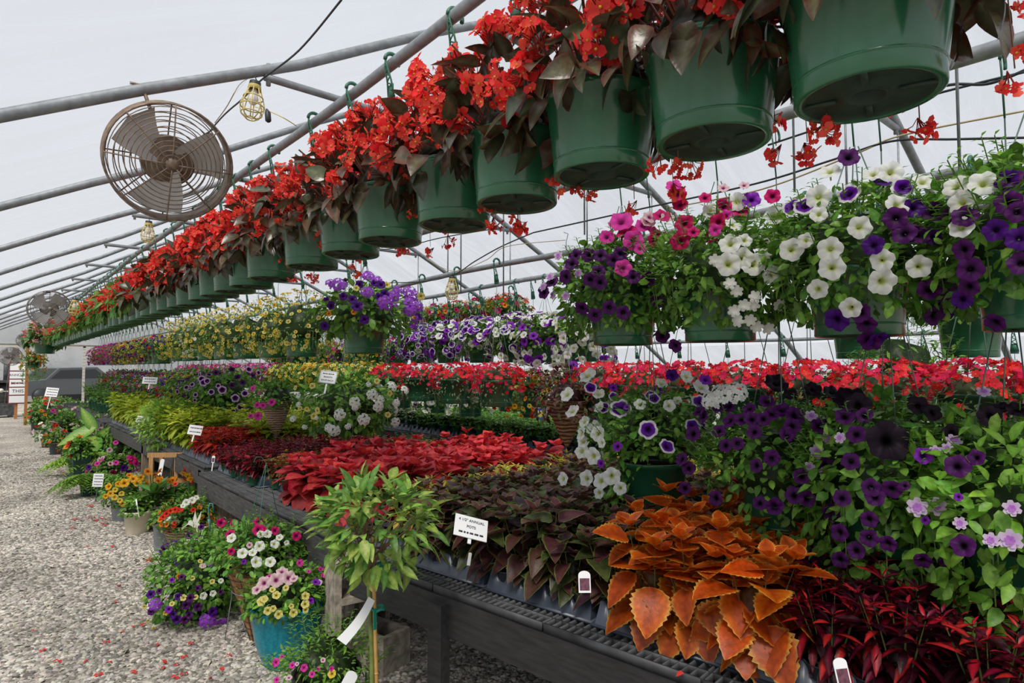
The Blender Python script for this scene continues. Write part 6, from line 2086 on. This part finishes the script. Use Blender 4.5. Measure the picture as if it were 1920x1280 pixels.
ban((160, 860), np.array([0, 0, .5]), db - .5, .45, unit(toc + np.array([0, 0, .5])))

# --- pots further up the aisle edge
FG = [gfol(300, .26, .30, .06, (.04, .075), zc=.27, low=.2, nsp=6) for _ in range(3)]
FGs = gfol(260, .24, .26, .08, (.04, .07), [small_leaf(c_, .5) for c_ in ((.08, .22, .03), (.12, .3, .04))], zc=.27, low=.2, nsp=6)
Bw = bl(['WHITE', 'PALEPINK', 'REDF'], 22, .27, .3, .1, (.04, .055), .2)
Br = bl(['REDF', 'ORANGE', 'MAGENTA'], 18, .27, .3, .1, (.04, .055), .2)
Bp = bl(['PALEPINK', 'HOTPINK'], 18, .27, .3, .1, (.035, .05), .2)
items = [
    (106, 851, 'grey pot of orange red flowers at the aisle edge, before the banana leaf', .12, .1, .22, 'pot_grey', 0, Br, .8),
    (89, 838, 'grey pot of white mandevilla with red blooms further up the aisle edge', .11, .09, .2, 'pot_grey', 1, Bw, 1.0),
    (68, 806, 'pale blue pot of red geraniums up the aisle edge', .12, .1, .22, 'pot_grey', 2, Br, 1.0),
    (64, 793, 'bushy fern pot at the aisle edge before the orange posts', .12, .1, .2, 'pot_dkgreen', 0, None, 1.0),
    (128, 858, 'low dark pot of orange begonias between the square pot and the grey pot', .12, .1, .16, 'pot_brown', 1, Br, .7),
    (140, 862, 'low black pot with a drooping dark leaf by the square pot', .11, .09, .16, 'pot_black', 2, None, .6),
    (205, 868, 'pink flowered bushy shrub behind the dark woven basket', .13, .11, .2, 'pot_black', 0, Bp, 1.35),
    (228, 872, 'bushy green shrub with pale pink blooms beside the lime plants', .13, .11, .2, 'pot_black', 1, Bp, 1.3),
    (120, 822, 'bushy green shrub behind the white mandevilla', .14, .11, .24, 'pot_black', 2, None, 1.3),
    (105, 803, 'tall leafy green shrub before the white stake sign', .14, .11, .24, 'pot_black', 1, Bp, 1.4),
    (90, 790, 'leafy plant with white blooms under the white stake sign', .14, .11, .24, 'pot_black', 0, Bw, 1.4),
    (78, 780, 'bushy plant near the foot of the longer orange post', .14, .11, .24, 'pot_black', 2, Br, 1.3),
    (142, 822, 'grey bowl of lavender flowers behind the banana leaf', .2, .16, .16, 'pot_grey', 1, bl(['LAV', 'PALEPINK'], 20, .27, .2, .1, (.035, .05), .2), 1.1),
]
for px, py, lab, rt, rb, h, mat, fk, bk, fs in items:
    floor_pot(px, py, lab, rt, rb, h, mat, [FG[0], FGs, FG[2]][fk], bk, fs=fs, fz=h - .25 * fs)
for px, py in ((150, 800), (165, 806), (180, 815), (132, 795), (118, 786), (195, 822), (250, 858), (215, 838), (268, 868), (232, 850), (290, 880), (180, 832), (155, 816), (200, 846)):
    floor_pot(px, py, 'mixed green shrub in the crowded group between the far bench and the aisle', .14, .11, .24, 'pot_black', FG[int(px) % 3], Bp if px % 2 else None, fs=1.5, fz=.24 - .375, group='crowded shrubs between the far bench and the aisle')

# ------------------------------------------------------------------ the far end
def posts(px, pyt, pyb, label, mat='bamboo', w=.05):
    c = on_z(px, pyb, 0)
    t = at_d(px + (660 - pyt) * 0.0, pyt, depth(c))
    o = link('wooden_post', simple('wooden_post', [box((0, 0, t[2] / 2), (w, w, t[2]))], [mat]), None, c)
    tag(o, label, 'post')


M['post_orange'] = plain('post_orange', (.42, .17, .05), .6)
posts(47, 648, 797, 'tall orange wooden post holding up the pink baskets at the far end', 'post_orange', .07)
posts(29, 752, 785, 'short orange wooden post under the stacked sign', 'post_orange', .08)
posts(40, 640, 745, 'thin reddish post behind the stacked sign', 'post_orange', .07)
# stacked sign
d0 = depth(on_z(29, 785, 0))
c = at_d(34, 718, d0)
root = thing('stacked_sign', 'tall red framed sign of five white panels on a post', 'sign', c, -.12)
pp = F / d0
ph = 14.6 / pp
pw = 25 / pp
words_ = ['~', 'ANNUALS', 'BEHIND', 'THIS', '~']
link('frame', simple('frame', [box((0, .02, 0), (pw * 1.12, .03, ph * 5.25))], ['frame_red']), root)
for i, wd in enumerate(words_):
    z = ph * (2 - i) * 1.03
    p = link('panel', simple('panel', [box((0, 0, z), (pw, .03, ph * .88))], ['white_card']), root)
    if wd == '~':
        link('fine_print', simple('fine_print', [box((pw * x, -.017, 0), (pw * q, .004, ph * .14)) for x, q in ((-.28, .2), (-.04, .16), (.2, .22))], ['ink_red']), p)
    else:
        letter(wd, pw * (.34 if len(wd) < 5 else .24 if len(wd) < 8 else .15), p, (0, -.018, z), 'ink')
# smoker grill
c = on_z(4, 782, 0)
root = thing('smoker_grill', 'grey barrel smoker grill at the far end of the aisle', 'grill', c, .1)
k = np.linspace(-.7, .7, 9)
link('barrel', simple('barrel', [tube([(-.75, 0, .75), (-.72, 0, .75), (.3, 0, .75), (.33, 0, .75)], [.05, .38, .38, .05], 20)], ['smoker'], True), root)
link('lid_handle', simple('lid_handle', [tube([(-.5, -.4, .85), (.1, -.4, .85)], .015, 6)], ['white_metal']), root)
link('body', simple('body', [box((-.2, 0, .28), (1.0, .6, .42))], ['smoker']), root)
link('chimney', simple('chimney', [tube([(.1, .1, 1.0), (.1, .1, 2.1)], .10, 12)], ['smoker'], True), root)
link('gauge', simple('gauge', [tube([(-.1, -.39, .88), (-.1, -.42, .88)], .07, 12)], ['white_metal'], True), root)
for x in (-.6, .2):
    link('leg', simple('leg', [box((x, 0, .08), (.08, .55, .16))], ['smoker']), root)
link('shelf', simple('shelf', [box((-.2, -.1, 1.17), (1.2, .7, .08))], ['smoker']), root)


def vehicle(px, py, label, rz, s, mat='car_paint'):
    c = on_z(px, py, 0)
    root = thing('parked_car', label, 'car', c, rz, None, s)
    side = [(-2.2, .35), (-2.25, .8), (-2.1, 1.0), (-1.2, 1.05), (-.6, 1.6), (1.2, 1.65), (2.0, 1.05), (2.2, .9), (2.2, .35)]
    n = len(side)
    V = np.array([(x, -.85, z) for x, z in side] + [(x, .85, z) for x, z in side])
    link('body', simple('body', [(V, [tuple(range(n)), tuple(range(2 * n - 1, n - 1, -1))] + [(i, n + i, n + (i + 1) % n, (i + 1) % n) for i in range(n)])], [mat]), root)
    for y in (-.86, .86):
        link('window', simple('window', [([(-1.0, y, 1.1), (-.55, y, 1.5), (1.1, y, 1.55), (1.7, y, 1.1)], [(0, 1, 2, 3)])], ['car_glass']), root)
        for x in (-1.4, 1.4):
            link('wheel', simple('wheel', [tube([(x, y - .1, .33), (x, y + .1, .33)], .33, 20)], ['blackrubber'], True), root)
    link('windscreen', simple('windscreen', [([(-1.15, -.75, 1.1), (-1.15, .75, 1.1), (-.63, .7, 1.58), (-.63, -.7, 1.58)], [(0, 1, 2, 3)])], ['car_glass']), root)


vehicle(112, 752, 'dark grey car parked outside beyond the end of the greenhouse', .5, 1.0)
vehicle(40, 748, 'dark car behind the stacked sign outside the greenhouse', -.3, 1.0)
vehicle(168, 744, 'second dark grey car outside, mostly behind the far baskets', .2, 1.0)
# trailing basket at the end of the begonia row
BEND = bl(['GOLD', 'ORANGE', 'PALEYEL'], 60, .3, .2, .3, (.03, .045), .6)
FEND = petunia_fol(300, .30, .2, .55, (.04, .06), low=.6, nsp=4)
c = at_d(62, 690, 15.5)
basket(c, 'orange flowered trailing basket at the very end of the overhead begonia row', FEND, BEND, None)
c = at_d(84, 664, 15.0)
basket(c, 'big pink and white begonia basket at the far end, over the trailing orange one', BF['green'][0], BB['pinkw'][0], R1P, scale=1.5)
# tree foliage outside, seen through the end
b = foliage_mb([small_leaf((.12, .28, .05), .6, 1)], 500, 2.0, 2.0, 1.5, 2.2, (.2, .35), low=.4)
o = link('tree', None, None, (1.0, YEND + 11.5, 0))
tag(o, 'green leafy tree outside beyond the far end', 'tree')
link('crown', b.mesh('crown', ['leaf']), o)
link('trunk', simple('trunk', [tube([(0, 0, 0), (0, 0, 2.5)], .12, 8)], ['stem_brown'], True), o)

# ------------------------------------------------------------------ fallen petals on the gravel
ptl = leaf_t(1, .85, 3, 'round', .25, .3, mid=(.75, .08, .06), inn=(.70, .04, .04))
items = [(ptl, rz_m(a), (0.1 * math.cos(a), .1 * math.sin(a), .1), 1.0) for a in (0, 1.9, 3.6)]
PETAL = [tmesh('fallen_petal', merge_t(items), ['petal']), tmesh('fallen_petal', merge_t(items[:2]), ['petal']), tmesh('fallen_petal', ptl, ['petal'])]
pts = [(217, 1127), (110, 1238), (165, 1236), (200, 1203), (305, 1240), (310, 1250), (250, 1259), (330, 1268), (395, 1270), (430, 1228), (297, 1207), (235, 1182), (358, 1205), (345, 1230), (220, 1098), (268, 1170), (210, 1023), (165, 1023), (180, 975), (195, 980), (200, 984), (140, 973), (172, 970), (285, 1045), (280, 1050), (135, 990), (95, 918), (130, 932), (118, 885), (110, 880), (80, 1218), (185, 1263), (60, 1180), (205, 1240), (345, 1262), (250, 1172), (170, 948), (192, 972), (415, 1250), (330, 1245), (1213, 1180), (1283, 1262)]
for i, (px, py) in enumerate(pts):
    z = .014 if i < len(pts) - 2 else BT + .004
    c = on_z(px, py, z)
    o = link('fallen_petal', PETAL[i % 3], None, c, (rng.uniform(-.2, .2), rng.uniform(-.2, .2), rng.uniform(0, 6)), rng.uniform(.017, .03) * (1 if c[1] < 5 else 1.4))
    if i < len(pts) - 2:
        tag(o, 'fallen red begonia petal lying on the gravel aisle', 'petal', 'fallen petals on the gravel')
    else:
        tag(o, ['fallen red bloom on the black grating in front of the empty cups', 'fallen red bloom on the black grating below the orange coleus'][i - len(pts) + 2], 'petal')
# ------------------------------------------------------------------ light
w = bpy.data.worlds.new('sky')
SC.world = w
w.use_nodes = True
nt = w.node_tree
for n in list(nt.nodes):
    nt.nodes.remove(n)
out = nt.nodes.new('ShaderNodeOutputWorld')
bg = N(nt, 'Background', Strength=0.95)
tc = N(nt, 'TexCoord')
sx = N(nt, 'SeparateXYZ')
nt.links.new(tc.outputs['Generated'], sx.inputs[0])
cr = N(nt, 'ValToRGB')
cr.color_ramp.elements[0].position = 0.0
cr.color_ramp.elements[0].color = (0.86, 0.88, 0.92, 1)
cr.color_ramp.elements[1].position = 0.8
cr.color_ramp.elements[1].color = (0.74, 0.79, 0.87, 1)
nt.links.new(sx.outputs['Z'], cr.inputs['Fac'])
no = N(nt, 'TexNoise', Scale=2.2, Detail=5)
nt.links.new(tc.outputs['Generated'], no.inputs['Vector'])
mr = N(nt, 'MapRange')
mr.inputs['To Min'].default_value = 0.9
mr.inputs['To Max'].default_value = 1.1
nt.links.new(no.outputs['Fac'], mr.inputs['Value'])
mx = N(nt, 'MixRGB', blend_type='MULTIPLY')
mx.inputs['Fac'].default_value = 1
nt.links.new(cr.outputs[0], mx.inputs['Color1'])
nt.links.new(mr.outputs[0], mx.inputs['Color2'])
nt.links.new(mx.outputs[0], bg.inputs['Color'])
nt.links.new(bg.outputs[0], out.inputs[0])

ld = bpy.data.lights.new('sun', 'SUN')
ld.energy = 4.2
ld.angle = math.radians(20)
ld.color = (1.0, 0.95, 0.87)
lo = bpy.data.objects.new('sun', ld)
COL.objects.link(lo)
lo.rotation_euler = Vector((0.45, 0.35, -0.85)).to_track_quat('-Z', 'Y').to_euler()
lo.location = (-4, -4, 8)

SC.view_settings.view_transform = 'Standard'
SC.view_settings.look = 'None'
SC.view_settings.exposure = 0.0
SC.cycles.adaptive_threshold = 0.02
SC.cycles.max_bounces = 7
SC.cycles.diffuse_bounces = 3
SC.cycles.glossy_bounces = 2
SC.cycles.transmission_bounces = 4
SC.cycles.transparent_max_bounces = 8
SC.cycles.caustics_reflective = False
SC.cycles.caustics_refractive = False
